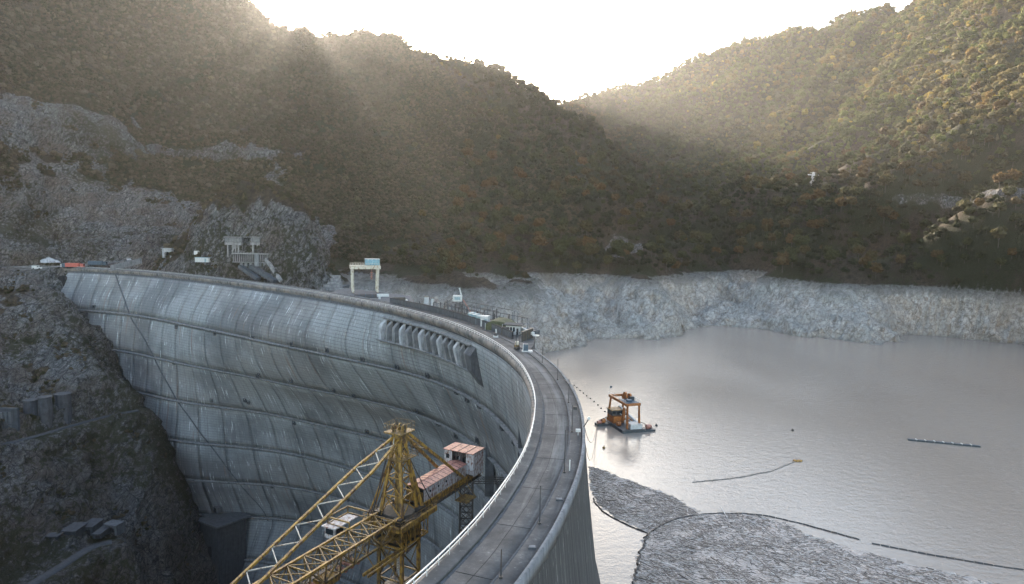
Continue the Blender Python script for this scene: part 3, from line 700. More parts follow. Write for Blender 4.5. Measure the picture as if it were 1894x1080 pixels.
def scatter(name, pts, scale, kind, tint, label=None, coll=None):
    me = bpy.data.meshes.new(name); me.vertices.add(len(pts)); me.vertices.foreach_set('co', np.asarray(pts, np.float32).reshape(-1))
    a = me.attributes.new('size', 'FLOAT', 'POINT'); a.data.foreach_set('value', np.asarray(scale, np.float32))
    a = me.attributes.new('kind_index', 'INT', 'POINT'); a.data.foreach_set('value', np.asarray(kind, np.int32))
    a = me.attributes.new('turn', 'FLOAT', 'POINT'); a.data.foreach_set('value', rng.uniform(0, 6.28, len(pts)).astype(np.float32))
    a = me.attributes.new('tint', 'FLOAT_VECTOR', 'POINT'); a.data.foreach_set('vector', np.asarray(tint, np.float32).reshape(-1))
    o = bpy.data.objects.new(name, me); COL.objects.link(o)
    g = bpy.data.node_groups.new(name, 'GeometryNodeTree')
    g.interface.new_socket('Geometry', in_out='INPUT', socket_type='NodeSocketGeometry'); g.interface.new_socket('Geometry', in_out='OUTPUT', socket_type='NodeSocketGeometry')
    N = g.nodes.new; gi = N('NodeGroupInput'); go = N('NodeGroupOutput'); ip = N('GeometryNodeInstanceOnPoints'); ci = N('GeometryNodeCollectionInfo')
    ci.inputs['Collection'].default_value = coll or tree_kinds; ci.inputs['Separate Children'].default_value = True; ci.inputs['Reset Children'].default_value = True
    def na(nm, ty):
        x = N('GeometryNodeInputNamedAttribute'); x.data_type = ty; x.inputs[0].default_value = nm; return x.outputs[0]
    cx = N('ShaderNodeCombineXYZ'); g.links.new(na('turn', 'FLOAT'), cx.inputs[2])
    m2p = N('GeometryNodeMeshToPoints')
    g.links.new(gi.outputs[0], m2p.inputs[0]); g.links.new(m2p.outputs[0], ip.inputs['Points']); g.links.new(ci.outputs[0], ip.inputs['Instance'])
    ip.inputs['Pick Instance'].default_value = True; g.links.new(na('kind_index', 'INT'), ip.inputs['Instance Index'])
    g.links.new(cx.outputs[0], ip.inputs['Rotation']); g.links.new(na('size', 'FLOAT'), ip.inputs['Scale']); g.links.new(ip.outputs[0], go.inputs[0])
    md = o.modifiers.new('scatter', 'NODES'); md.node_group = g
    return tag(o, label, kind='stuff')

def pick(x, y, z, g=rng):
    """autumn colours of a tree at this spot, with hillside light and shade painted in"""
    n = len(x); a = fbm(x / 120, y / 120, z / 120, 3) + 0.35 * g.normal(size=n); b = g.random(n)
    olive = np.array([0.055, 0.062, 0.022]); dark = np.array([0.025, 0.033, 0.016]); brown = np.array([0.075, 0.052, 0.028]); rust = np.array([0.115, 0.062, 0.024]); gold = np.array([0.19, 0.13, 0.030]); grey = np.array([0.060, 0.048, 0.036])
    right = sstep(250, 500, x)
    c = np.empty((n, 3)); hi = sstep(150, 380, z)
    c[:] = olive; 
    sel = lambda m, col: c.__setitem__(m, col)
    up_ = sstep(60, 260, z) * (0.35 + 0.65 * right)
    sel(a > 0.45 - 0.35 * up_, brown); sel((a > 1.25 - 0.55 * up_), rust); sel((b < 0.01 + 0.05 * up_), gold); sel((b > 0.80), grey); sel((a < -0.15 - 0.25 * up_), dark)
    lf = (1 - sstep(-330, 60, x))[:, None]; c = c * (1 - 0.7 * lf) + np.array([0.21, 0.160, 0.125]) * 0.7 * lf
    rt = sstep(180, 420, x)[:, None]; lit_ = rt * sstep(60, 160, z)[:, None]; c = c * (1 + 1.2 * lit_) + np.array([0.045, 0.048, 0.006]) * lit_  # sunlight painted in: crowns high on the right brightened towards gold
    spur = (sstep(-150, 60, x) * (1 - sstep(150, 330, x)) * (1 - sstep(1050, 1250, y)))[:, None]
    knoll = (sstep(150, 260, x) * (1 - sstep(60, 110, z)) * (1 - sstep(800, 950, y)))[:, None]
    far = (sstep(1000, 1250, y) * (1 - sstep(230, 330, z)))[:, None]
    c = c * (1 - 0.42 * spur) * (1 - 0.45 * knoll); c = c * (1 - 0.4 * far) + np.array([0.105, 0.088, 0.070]) * 0.55 * far  # species tones, with painted shade on spur and knoll, painted light in far valley
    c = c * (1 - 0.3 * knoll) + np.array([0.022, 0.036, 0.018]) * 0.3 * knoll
    return c * g.uniform(0.75, 1.3, (n, 1))
step = 5.3
cx_, cy_ = np.meshgrid(np.arange(-1150, 1600, step), np.arange(335, 2400, step))
cx_ = (cx_ + rng.uniform(-2.6, 2.6, cx_.shape)).ravel(); cy_ = (cy_ + rng.uniform(-2.6, 2.6, cy_.shape)).ravel()
keep = (np.abs(cx_) < cy_ * 0.86 + 60) & ((cy_ > 430) | (cx_ < -60))
cx_, cy_ = cx_[keep], cy_[keep]; cz_ = _bil(GH, cx_, cy_)
rk_ = _bil(rock, cx_, cy_); rd_ = _bil(wroad, cx_, cy_)
thin = np.where(cx_ < -60, 0.90, 1.0)
keep = (cz_ > np.where(cx_ < -60, np.where(cy_ < 470, 8.0, 5.0), -1.5) + 2.5 * rng.normal(size=len(cx_))) & (rk_ < 0.45) & (rd_ < 0.05) & (rng.random(len(cx_)) < thin)
nz_ = _bil(Nn[..., 2], cx_, cy_); ny_ = _bil(Nn[..., 1], cx_, cy_); nx_ = _bil(Nn[..., 0], cx_, cy_)
facing = -(nx_ * cx_ + ny_ * cy_) / np.hypot(cx_, cy_) + nz_ * (CAM_H - cz_) / np.hypot(cx_, cy_)
keep &= (facing > -0.15) & (rng.random(len(cx_)) < np.clip(0.52 / np.maximum(nz_, 0.3), 0.4, 1))
cx_, cy_, cz_ = cx_[keep], cy_[keep], cz_[keep]
sc_ = np.clip(np.exp(rng.normal(-0.27, 0.36, len(cx_))), 0.35, 1.7) * np.where(cx_ < -60, 0.55, 0.90) * np.where(cy_ < 520, 0.85, 1.0)
kd_ = rng.integers(0, 5, len(cx_)); kd_[rng.random(len(cx_)) < 0.05] = 5
far_ridge = (cy_ > 1500) & (cx_ > 500) & (rng.random(len(cx_)) < 0.3); kd_[far_ridge] = 5
# the 280 trees that show largest become things of their own
rx_ = cx_ / cy_; zc_ = cy_ * CP - (cz_ - CAM_H) * SP; yc_ = cy_ * SP + (cz_ - CAM_H) * CP
uu_, vv_ = to_px(cx_ / zc_, yc_ / zc_)
inv = (uu_ > 620) & (uu_ < 1880) & (vv_ > 150) & (vv_ < 525) & (kd_ < 5)
vis = np.ones(len(cx_), bool)
Lm = np.linspace(0.35, 0.985, 60)
cand = np.where(inv)[0]; cand = cand[np.argsort(cy_[cand] / sc_[cand])][:700]
for f_ in Lm:
    zr = CAM_H + (cz_[cand] + 7 - CAM_H) * f_
    vis[cand] &= zr > _bil(GH, cx_[cand] * f_, cy_[cand] * f_) - 1
cand = cand[vis[cand]][:280]
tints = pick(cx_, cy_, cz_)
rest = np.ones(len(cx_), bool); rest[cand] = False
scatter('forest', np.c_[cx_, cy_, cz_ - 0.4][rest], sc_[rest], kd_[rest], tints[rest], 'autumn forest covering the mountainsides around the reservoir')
crown_meshes = []; trunk_meshes = []
for k in range(5):
    for src, dst, m, nm in ((crown_mb(20 + k), crown_meshes, mat_leaf, 'crown'), (trunk_mb(seed=k), trunk_meshes, M['bark'], 'trunk')):
        me = bpy.data.meshes.new(nm); me.from_pydata(src.v, [], src.f); me.materials.append(m); me.update(); dst.append(me)
ZN = ((790, 'above the gantry crane'), (930, 'above the small white cabin crane'), (1060, 'above the yard and its white house'), (1180, 'above the jagged rock headlands'), (1290, 'at the mouth of the V-shaped valley'), (1450, 'at the foot of the wooded knoll'), (1600, 'right of the knoll below the pylon'), (3000, 'under the pale rock band at far right'))
for i in cand:
    zl = next(b for a, b in ZN if uu_[i] < a)
    e = thing('broadleaf_tree', (cx_[i], cy_[i], cz_[i] - 0.4), 'rounded broadleaf tree in the lowest forest rows ' + zl, 'tree', 'lowest forest trees above the shore')
    e.scale = (sc_[i],) * 3; e.rotation_euler = (0, 0, rng.uniform(0, 6.28))
    for ms, nm in ((crown_meshes, 'crown'), (trunk_meshes, 'trunk')):
        o = bpy.data.objects.new(nm, ms[kd_[i]]); COL.objects.link(o); o.parent = e
# shrubs on the gorge bank, around the rocks, and along the foot of the left mountain
def shrub_pts(x0, x1, y0, y1, n, cond, s0, s1, nm, label):
    x = rng.uniform(x0, x1, n); y = rng.uniform(y0, y1, n); z = _bil(GH, x, y)
    r = _bil(rock, x, y); w = _bil(wroad, x, y); q = fbm(x / 25, y / 25, z / 25, 3)
    k = cond(x, y, z, r, q) & (w < 0.1); x, y, z = x[k], y[k], z[k]
    tn = np.where(rng.random((len(x), 1)) < 0.4, [[0.05, 0.048, 0.026]], [[0.115, 0.086, 0.064]]) * rng.uniform(0.6, 1.3, (len(x), 1))
    return scatter(nm, np.c_[x, y, z - 0.5], rng.uniform(s0, s1, len(x)), rng.integers(0, 5, len(x)), tn, label)
shrub_pts(-420, -110, 300, 560, 26000, lambda x, y, z, r, q: (z < 6) & (q + 0.35 * (1 - r) > 0.22), 0.08, 0.26, 'gorge_shrubs', 'dark shrubs and scrub growing over the gorge bank beside the dam')
shrub_pts(-520, -40, 345, 700, 80000, lambda x, y, z, r, q: (z > 2) & (q > -0.25 + 0.45 * r), 0.12, 0.34, 'hillside_shrubs', 'brown leafless scrub on the rocky foot of the left mountain')
shrub_pts(-850, 60, 480, 960, 130000, lambda x, y, z, r, q: (z > 25) & (r < 0.6) & (x > -0.9 * y) & (q > -0.5), 0.22, 0.46, 'mountain_scrub', 'fine brown leafless scrub covering the upper left mountain')

# ------------------------------------------------------------------ the arch dam
def mat_dam(name):
    t = NT(name)
    uvn = t.node('ShaderNodeUVMap'); uvn.uv_map = 'UVMap'; uv = uvn.outputs[0]       # u = metres along the crest, v = height
    s1 = t.noise(t.mapping(uv, (0.9, 0.028, 1)), 1.0, 6, 0.7)
    s2 = t.noise(t.mapping(uv, (2.4, 0.05, 1), loc=(31, 7, 0)), 1.0, 5, 0.7)
    big = t.noise(t.mapping(uv, (0.018, 0.022, 1)), 1.0, 5, 0.6)
    big2 = t.noise(t.mapping(uv, (0.012, 0.03, 1), loc=(9, 5, 0)), 1.0, 4, 0.6)
    fine = t.noise(t.mapping(uv, (1.2, 1.2, 1)), 1.0, 6, 0.7)
    c = t.mix(t.ramp(fine, (0.3, 0.0), (0.7, 1.0)), (0.20, 0.208, 0.212), (0.315, 0.325, 0.328))
    c = t.mix(t.ramp(big2, (0.46, 0.0), (0.62, 0.65)), c, (0.20, 0.178, 0.165))
    c = t.mix(t.ramp(s1, (0.52, 0.0), (0.66, 0.6)), c, (0.10, 0.10, 0.102))
    c = t.mix(t.ramp(s2, (0.56, 0.0), (0.72, 0.5)), c, (0.10, 0.098, 0.10))
    c = t.mix(t.ramp(s2, (0.30, 0.55), (0.42, 0.0)), c, (0.40, 0.42, 0.43))
    c = t.mix(t.ramp(big, (0.50, 0.0), (0.60, 0.55)), c, (0.075, 0.078, 0.085))
    # efflorescence: short white runs
    wv = t.math('MULTIPLY', t.ramp(t.noise(t.mapping(uv, (1.1, 0.09, 1), loc=(3, 3, 0)), 1.0, 3, 0.5), (0.60, 0.0), (0.66, 1.0)), t.ramp(t.noise(t.mapping(uv, (0.12, 0.12, 1)), 1.0, 4, 0.6), (0.47, 0.0), (0.56, 1.0)))
    c = t.mix(t.math('MULTIPLY', wv, 0.75), c, (0.60, 0.62, 0.62))
    rust = t.math('MULTIPLY', t.ramp(t.noise(t.mapping(uv, (0.35, 0.02, 1), loc=(17, 1, 0)), 1.0, 4, 0.6), (0.62, 0.0), (0.68, 1.0)), 0.5)
    c = t.mix(rust, c, (0.21, 0.115, 0.075))
    sep = t.node('ShaderNodeSeparateXYZ'); t.link(uv, sep.inputs[0])
    # darker towards the foot of the wall
    low = t.ramp(t.math('DIVIDE', t.math('MULTIPLY', sep.outputs[1], -1.0), 200.0), (0.05, 0.0), (0.85, 0.42))
    c = t.mix(low, c, t.mix(t.ramp(s1, (0.4, 0.0), (0.6, 1.0)), (0.10, 0.105, 0.115), (0.045, 0.047, 0.052)))
    # pour lifts, 1.5 m apart
    fr = t.math('FRACT', t.math('DIVIDE', sep.outputs[1], 1.5)); lift = t.ramp(fr, (0.0, 1.0), (0.10, 0.0), (0.92, 0.0), (1.0, 1.0))
    lm = t.math('MULTIPLY', lift, t.ramp(t.noise(t.mapping(uv, (0.05, 0.7, 1)), 1.0, 3, 0.6), (0.34, 0.2), (0.58, 0.85)))
    c = t.mix(lm, c, (0.055, 0.058, 0.065))
    return t.fin(c, 0.9, t.bump(t.math('ADD', fine, t.math('MULTIPLY', lift, -1.5)), 0.12), spec=0.25)
mat_face = mat_dam('dam_concrete')
t = NT('crest_paving'); uvn = t.node('ShaderNodeUVMap'); uvn.uv_map = 'UVMap'; uv = uvn.outputs[0]; p = t.geo()
n1 = t.noise(p, 0.22, 6, 0.65); n2 = t.noise(p, 1.7, 7, 0.72); n3 = t.noise(t.mapping(uv, (0.03, 0.5, 1)), 1.0, 4, 0.6)
c = t.mix(t.ramp(n1, (0.36, 0.0), (0.62, 1.0)), (0.05, 0.048, 0.048), (0.115, 0.11, 0.107))
c = t.mix(t.ramp(n2, (0.42, 0.0), (0.66, 0.75)), c, (0.06, 0.059, 0.06))
c = t.mix(t.ramp(n2, (0.28, 0.6), (0.40, 0.0)), c, (0.30, 0.29, 0.285))
c = t.mix(t.ramp(n3, (0.5, 0.0), (0.62, 0.4)), c, (0.24, 0.235, 0.23))
mat_crest = t.fin(c, 0.88, t.bump(n2, 0.03), spec=0.3)

dam = thing('arch_dam', tuple(deck(260, 4.6, 0)), 'huge grey concrete arch dam curving from the gorge wall to the foreground', 'dam')
def sweep(name, ts, prof, mat, parent=dam, smooth=True, closed=True, where='deck', z0=0.0, **kw):
    """profile (n, z) carried along the crest; where='face' follows the face at height z0"""
    prof = list(prof) + ([prof[0]] if closed else [])
    L = []
    for (n_, z_) in prof:
        if where == 'deck': L.append(deck(ts, n_, z_))
        else: L.append(face(ts, z0 + z_, n_))
    V_ = np.stack(L, 1); uvv = np.stack([np.broadcast_to(ts[:, None], V_.shape[:2]), np.broadcast_to(np.cumsum([0] + [math.hypot(prof[i+1][0]-prof[i][0], prof[i+1][1]-prof[i][1]) for i in range(len(prof)-1)])[None], V_.shape[:2])], -1)
    return grid_mesh(name, V_, mat, uv=uvv, smooth=False, parent=parent, **kw)
TS = np.arange(-48, 661, 3.0)
# core wall: slightly behind the face blocks
zs = np.r_[np.arange(-0.8, -30, -3.0), np.arange(-30, -256, -6.0)]
TT2, ZZ2 = np.meshgrid(TS, zs, indexing='ij')
grid_mesh('core_wall', face(TT2, ZZ2, -0.45), M['concrete_dark'], parent=dam, flip=True)
pu, Nu = crest(TT2); ou = off_up(TT2, ZZ2)
t = NT('upstream_concrete'); uvn = t.node('ShaderNodeUVMap'); uvn.uv_map = 'UVMap'; uv = uvn.outputs[0]
s1 = t.noise(t.mapping(uv, (1.6, 0.035, 1)), 1.0, 6, 0.7); s2 = t.noise(t.mapping(uv, (4.0, 0.10, 1)), 1.0, 5, 0.7)
c = t.mix(t.ramp(s1, (0.35, 0.0), (0.62, 1.0)), (0.085, 0.08, 0.075), (0.022, 0.021, 0.021))
c = t.mix(t.math('MULTIPLY', t.ramp(s2, (0.60, 0.0), (0.64, 1.0)), t.ramp(t.noise(t.mapping(uv, (0.5, 0.3, 1)), 1.0, 3), (0.45, 0.0), (0.55, 0.9))), c, (0.5, 0.48, 0.45))
mat_up = t.fin(c, 0.85, t.bump(s1, 0.1))
Zu = ZZ2 - 0.4
UPV = np.concatenate([pu + Nu * ou[..., None], Zu[..., None]], -1)
grid_mesh('upstream_wall', UPV, mat_up, uv=np.stack([TT2, Zu], -1), parent=dam)

BANDS = [-26.0 - 23.0 * k for k in range(9)]
rows = [-2.6] + BANDS
# face blocks between the contraction joints
BW = 15.6; J = 0.22
first = {}
for r in range(len(rows) - 1):
    za, zb = rows[r] , rows[r + 1] + 0.9
    t_lo = (-32, 10, 30, 40, 45, 50, 55, 60, 66)[r]; t_hi = (600, 540, 490, 450, 430, 420, 400, 380, 370)[r]
    k0 = int(math.ceil(t_lo / BW)); k1 = int(t_hi // BW)
    for k in range(k0, k1):
        ta, tb = k * BW + J, (k + 1) * BW - J
        tt_ = np.linspace(ta, tb, 7); zz_ = np.linspace(za - J, zb + J, 8)
        A, B = np.meshgrid(tt_, zz_, indexing='ij'); nj = rng.normal() * 0.05
        Vf = face(A, B, nj)
        # skirt so that the joint shows depth
        full = np.zeros((9, 10, 3)); full[1:-1, 1:-1] = Vf
        A2 = np.pad(A, 1, mode='edge'); B2 = np.pad(B, 1, mode='edge'); back = face(A2, B2, -0.5)
        full[0], full[-1], full[:, 0], full[:, -1] = back[0], back[-1], back[:, 0], back[:, -1]
        grid_mesh('concrete_block', full, mat_face, uv=np.stack([A2, B2], -1), parent=dam, smooth=False, flip=True)
# ledges between the block rows
led = mat_concrete('ledge_concrete', (0.14, 0.14, 0.145), 0.7)
for b, z in enumerate(BANDS):
    ts = np.arange(-10 + 8 * b, 560 - 18 * b, 3.0)
    sweep('ledge', ts, [(-0.5, 0.9), (1.3, 0.75), (1.35, 0.25), (0.5, -0.5), (-0.5, -0.9)], led, where='face', z0=z, closed=False)
# stained cornice under the roadway
t = NT('cornice_concrete'); uvn = t.node('ShaderNodeUVMap'); uvn.uv_map = 'UVMap'; uv = uvn.outputs[0]
s1 = t.noise(t.mapping(uv, (0.9, 0.25, 1)), 1.0, 5, 0.7); s2 = t.noise(t.mapping(uv, (0.15, 0.1, 1)), 1.0, 4, 0.6)
c = t.mix(t.ramp(s1, (0.40, 0.0), (0.60, 1.0)), (0.16, 0.152, 0.145), (0.045, 0.042, 0.04)); c = t.mix(t.ramp(s2, (0.4, 0.0), (0.6, 0.5)), c, (0.30, 0.24, 0.20))
mat_corn = t.fin(c, 0.9, t.bump(s1, 0.05))
sweep('cornice', TS, [(-0.02, 0.30), (-0.5, 0.16), (-0.55, -0.8), (-0.3, -1.1), (-0.25, -1.5), (0.3, -2.1), (0.7, -2.1)], mat_corn, closed=False)
# crest: footway, gutter, carriageway, kerb, upstream footway, parapet
sweep('footway', TS, [(0.0, 0.30), (1.55, 0.30), (1.6, 0.26), (1.6, -0.06), (0.0, -0.06)], mat_crest)
sweep('gutter', TS, [(1.6, -0.06), (2.0, -0.06), (2.0, -0.3), (1.6, -0.3)], M['concrete_dark'])
sweep('carriageway', TS, [(2.0, -0.02), (4.2, 0.03), (6.4, -0.02), (6.4, -0.5), (2.0, -0.5)], mat_crest)
sweep('kerb', TS, [(6.4, 0.14), (6.62, 0.14), (6.62, -0.3), (6.4, -0.3)], M['concrete_dark'])
sweep('upstream_footway', TS, [(6.62, 0.10), (8.75, 0.10), (8.75, -0.6), (6.62, -0.6)], mat_crest)
t_wall0, t_wall1 = crest_t(690, 563), crest_t(902, 630)
tsl = np.arange(-48, t_wall0 + 0.1, 3.0); tsh = np.arange(t_wall0, t_wall1, 3.0); tsn = np.arange(t_wall1 + 18, 661, 3.0)
sweep('parapet', tsl, [(8.75, 0.55), (9.25, 0.55), (9.3, -1.6), (8.75, -0.6)], M['concrete'])
sweep('parapet', tsn, [(8.75, 0.42), (9.2, 0.42), (9.3, -1.6), (8.75, -0.6)], M['concrete'])
sweep('parapet_wall', tsh, [(8.75, 2.2), (9.25, 2.2), (9.3, -1.6), (8.75, -0.6)], M['concrete_dark'])
sweep('wall_coping', tsh, [(8.6, 2.36), (9.4, 2.36), (9.4, 2.2), (8.6, 2.2)], M['black'])
# expansion joints across the carriageway
for tt_ in np.arange(220, 560, 12.0):
    mb = MB()
    A = deck(tt_, np.linspace(2.1, 6.3, 4), 0.034)
    q, N_ = crest(tt_); tg_ = Vector((-N_[1], N_[0], 0))
    for a_, b_ in zip(A[:-1], A[1:]): mb.beam(a_, b_, 0.06, 0.02)
    mb.build('road_joint', M['black'], dam)
# long crack between the two lanes
mb = MB(); pts = [deck(tt_, 4.1 + 0.18 * float(perlin(tt_ / 6.0, 0.5)), 0.044) for tt_ in np.arange(220, 570, 2.0)]
for a_, b_ in zip(pts[:-1], pts[1:]): mb.beam(a_, b_, 0.05, 0.02)
mb.build('paving_crack', M['black'], dam)
# perimeter joint of the saddle
PJ = [(212,506),(222,530),(232,556),(244,592),(262,615),(280,650),(296,682),(312,712),(330,742),(352,772),(372,800),(392,826),(420,862),(448,896),(474,930),(500,962)]
q = [face_tz(u, v) for u, v in PJ]; qt = np.array([a for a, b in q]); qz = np.array([b for a, b in q])
kk = np.linspace(0, len(q) - 1, 90); qt = np.interp(kk, range(len(q)), qt); qz = np.interp(kk, range(len(q)), qz)
for _ in range(12): qt[1:-1] = (qt[:-2] + 2 * qt[1:-1] + qt[2:]) / 4; qz[1:-1] = (qz[:-2] + 2 * qz[1:-1] + qz[2:]) / 4
mb = MB(); pts = face(qt, qz, 0.12)
for a_, b_ in zip(pts[:-1], pts[1:]): mb.beam(a_, b_, 1.1, 0.35)
mb.build('perimeter_joint', M['concrete_dark'], dam)
# railing on the inner edge
mb = MB()
TSR = np.arange(-20, 661, 2.5)
for zz_, rr in ((1.35, 0.07), (0.85, 0.045)):
    A = deck(TSR, 0.12, zz_)
    for a_, b_ in zip(A[:-1], A[1:]): mb.beam(a_, b_, rr * 2.0, rr * 1.6)
rail = mb.build('handrail', M['rail'], dam)
post = None
for i, tt_ in enumerate(np.arange(250, 661, 2.5)):
    if tt_ < 350 and i % 2: continue
    loc = Vector(deck(tt_, 0.12, 0.3))
    if post is None:
        post = MB().box(loc + Vector((0, 0, 0.5)), (0.07, 0.07, 1.04)).build('rail_post', M['rail'], dam); post0 = loc; pm = post.data
    else:
        o = post.copy(); COL.objects.link(o); o.parent = dam; o.location = loc - post0
# arched doorway near the left end, drain openings
def face_frame(u, v):
    t_, z_ = face_tz(u, v); c_ = Vector(face(t_, z_)); q, N_ = crest(t_)
    n_ = Vector((N_[0], N_[1], 0)); tg_ = Vector((-N_[1], N_[0], 0))
    return c_, n_, tg_
c_, n_, tg_ = face_frame(111, 528)
mb = MB(); pr = [(-2.3, -8.5), (2.3, -8.5), (2.3, 4)] + [(2.3 * math.cos(a), 4 + 2.3 * math.sin(a)) for a in np.linspace(0.3, math.pi - 0.3, 7)] + [(-2.3, 4)]
front = [c_ + tg_ * a + Vector((0, 0, b)) + n_ * 0.35 for a, b in pr]; back = [q_ - n_ * 8.4 for q_ in front]
m_ = len(pr); mb.add(front + back, [tuple(range(m_))] + [(i, (i + 1) % m_, m_ + (i + 1) % m_, m_ + i) for i in range(m_)])
mb.build('arched_doorway', M['black'], dam)
DRAINS = [(173,566),(328,606),(399,615),(469,624),(539,636),(607,648),(671,664),(733,680),(323,671),(476,695),(480,693),(390,740),(541,703),(655,730),(545,782),(680,798),(453,740),(460,745),(505,897),(642,922),(791,697),(843,722),(866,738),(889,748),(929,788),(951,816),(406,942),(520,957),(618,722),(884,812),(905,842),(912,862),(868,912),(772,762),(810,783),(846,806)]
mb = MB(); s_ = 0.95
for (a, b) in ((-s_, 0), (s_, 0)): mb.box((a, 0, b), (0.3, 0.9, 2.2))
for (a, b) in ((0, -s_), (0, s_)): mb.box((a, 0, b), (1.6, 0.9, 0.3))
mb.box((0, -0.18, 0), (1.6, 0.1, 1.6))
mb.m = [0] * 24 + [1] * 6
dr = None
for (u, v) in DRAINS:
    c_, n_, tg_ = face_frame(u, v)
    if dr is None:
        dr = mb.build('drain_opening', None, dam); dr.data.materials.append(M['concrete_dark']); dr.data.materials.append(M['black']); dr.data.polygons.foreach_set('material_index', mb.m)
        dr.data.transform(Matrix.Translation(wloc(dam))); o = dr
    else: o = dr.copy(); COL.objects.link(o); o.parent = dam
    o.location = c_ + n_ * 0.25 - wloc(dam); o.rotation_euler = (0, 0, math.atan2(n_.y, n_.x) - math.pi / 2)
# high-level spillway: sloping apron over a row of piers
ta, tb = face_tz(712, 603)[0], face_tz(872, 655)[0]
npier = 15
def pier_mb(tc, w, prof):
    m2 = MB(); vs = []
    for dt in (-w / 2, w / 2):
        for (n_, z_) in prof: vs.append(tuple(face(tc + dt, z_, n_)))
    k = len(prof); m2.add(vs, [tuple(range(k)), tuple(range(2 * k - 1, k - 1, -1))] + [(i, k + i, k + (i + 1) % k, (i + 1) % k) for i in range(k)])
    return m2
prof_p = [(-0.3, -4.2), (2.2, -6.8), (2.4, -7.6), (2.2, -13.0), (-0.3, -14.0)]
for i in range(npier):
    tc = ta + (tb - ta) * i / (npier - 1); w = (tb - ta) / (npier - 1) * (0.40 if i % 2 == 0 else 0.30)
    pier_mb(tc, w, prof_p).build('pier', M['concrete'] if i % 3 else M['concrete_light'], dam)
mb = MB(); nn_ = 18
for i in range(nn_):
    m2 = pier_mb(ta + (tb - ta) * (i + .5) / nn_, (tb - ta) / nn_, [(-0.3, -4.4), (0.3, -5.4), (0.3, -12.8), (-0.3, -13.2)]); mb.add(m2.v, m2.f)
mb.build('spillway_recess', M['black'], dam)
ts = np.arange(ta - 2, tb + 3, 2.0)
sweep('spillway_sill', ts, [(-0.4, -13.1), (2.4, -12.8), (2.5, -13.2), (-0.4, -14.6)], M['concrete'], where='face', z0=0.0)
sweep('apron_head', ts, [(-0.3, -3.2), (0.9, -3.9), (0.9, -4.6), (-0.3, -4.4)], M['concrete'], where='face', z0=0.0)
pier_mb(tb + 3.4, 5.5, [(-0.3, -3.8), (2.5, -6.8), (2.7, -12.0), (-0.3, -18.0)]).build('spillway_cheek', M['concrete_dark'], dam)

# lamp posts on the upstream footway
LP = [((1017,972),905),((990,1085),1035),((1053,875),799),((1058,801),752),((1048.6,746),703),((1026,703),665),((993,671),642)]
lp_labels = ['second nearest thin dark lamp post, standing alone beside the wide crest road', 'nearest thin dark lamp post, cut by the bottom of the photo', 'tall thin lamp post on the crest beside the small white floodlight box', 'thin lamp post with a dark lantern near the top of the crest curve', 'dark lamp post on the crest right in line with the dredging platform', 'third dark lamp post from the yard along the parapet', 'dark post nearest the yard at the far end of the parapet']
for (g_, top), lb in zip(LP, lp_labels):
    x, y, z = PZ(g_[0], g_[1], 0.1); t_ = crest_t(*g_); q = deck(t_, 6.95, 0.1)
    k = (g_[1] - top) / F_PX * math.hypot(q[1], CAM_H) * 1.03
    e = thing('lamp_post', tuple(q), lb, 'lamp post', 'lamp posts along the dam crest')
    q = Vector(q); pr, N_ = crest(t_); N3 = Vector((N_[0], N_[1], 0))
    MB().tube([q, q + Vector((0, 0, k))], 0.085, 6, 0.05).build('pole', M['dark_steel'], e)
    MB().box(q + Vector((0, 0, 0.1)), (0.35, 0.35, 0.2)).build('base_plate', M['dark_steel'], e)
    if top in (752,): MB().box(q + Vector((0.45, 0, k - 0.55)), (0.7, 0.35, 0.5)).build('lantern', M['dark_steel'], e)
# small things on the near footway
def at_deck(u, v, n_):
    return Vector(deck(crest_t(u, v), n_, 0.1))
q = at_deck(1071, 806, 8.0); e = thing('floodlight_box', q, 'small white floodlight box on a short leg beside the parapet above the lake', 'floodlight')
MB().box(q + Vector((0, 0, 0.35)), (0.08, 0.08, 0.7)).build('leg', M['rail'], e); MB().box(q + Vector((0, 0, 0.85)), (0.8, 0.5, 0.45)).build('lamp_housing', M['white'], e); MB().box(q + Vector((0, 0.26, 0.85)), (0.6, 0.03, 0.3)).build('lens', M['glass'], e)
q = at_deck(1083, 795, 9.0) + Vector((0, 0, 0.4)); e = thing('pulley_arm', q, 'grey pulley arm leaning out over the parapet towards the dredger cables', 'pulley')
MB().beam(q, q + Vector((0.9, 0.2, 1.5)), 0.14).build('arm', M['dark_steel'], e); MB().tube([q + Vector((0.9, 0.1, 1.5)), q + Vector((0.9, 0.35, 1.5))], 0.28, 10).build('wheel', M['rail'], e)
q = at_deck(1061, 873, 7.6); e = thing('bollard', q, 'short pale post on the footway beside the long dark kerb', 'post')
MB().tube([q, q + Vector((0, 0, 1.5))], 0.08, 7).build('shaft', M['rail'], e); MB().ball(q + Vector((0, 0, 1.52)), 0.11).build('cap', M['rail'], e)
for (u, v, lb) in ((1036, 925, 'raised concrete manhole box halfway along the near footway'), (1000, 1020, 'raised concrete manhole box lowest on the near footway')):
    q = at_deck(u, v, 7.8); e = thing('manhole_box', q, lb, 'manhole box', 'manhole boxes on the crest footway')
    MB().box(q + Vector((0, 0, 0.08)), (0.9, 0.7, 0.2)).build('frame', M['concrete_dark'], e); MB().box(q + Vector((0, 0, 0.20)), (0.7, 0.5, 0.05)).build('lid', M['concrete'], e)

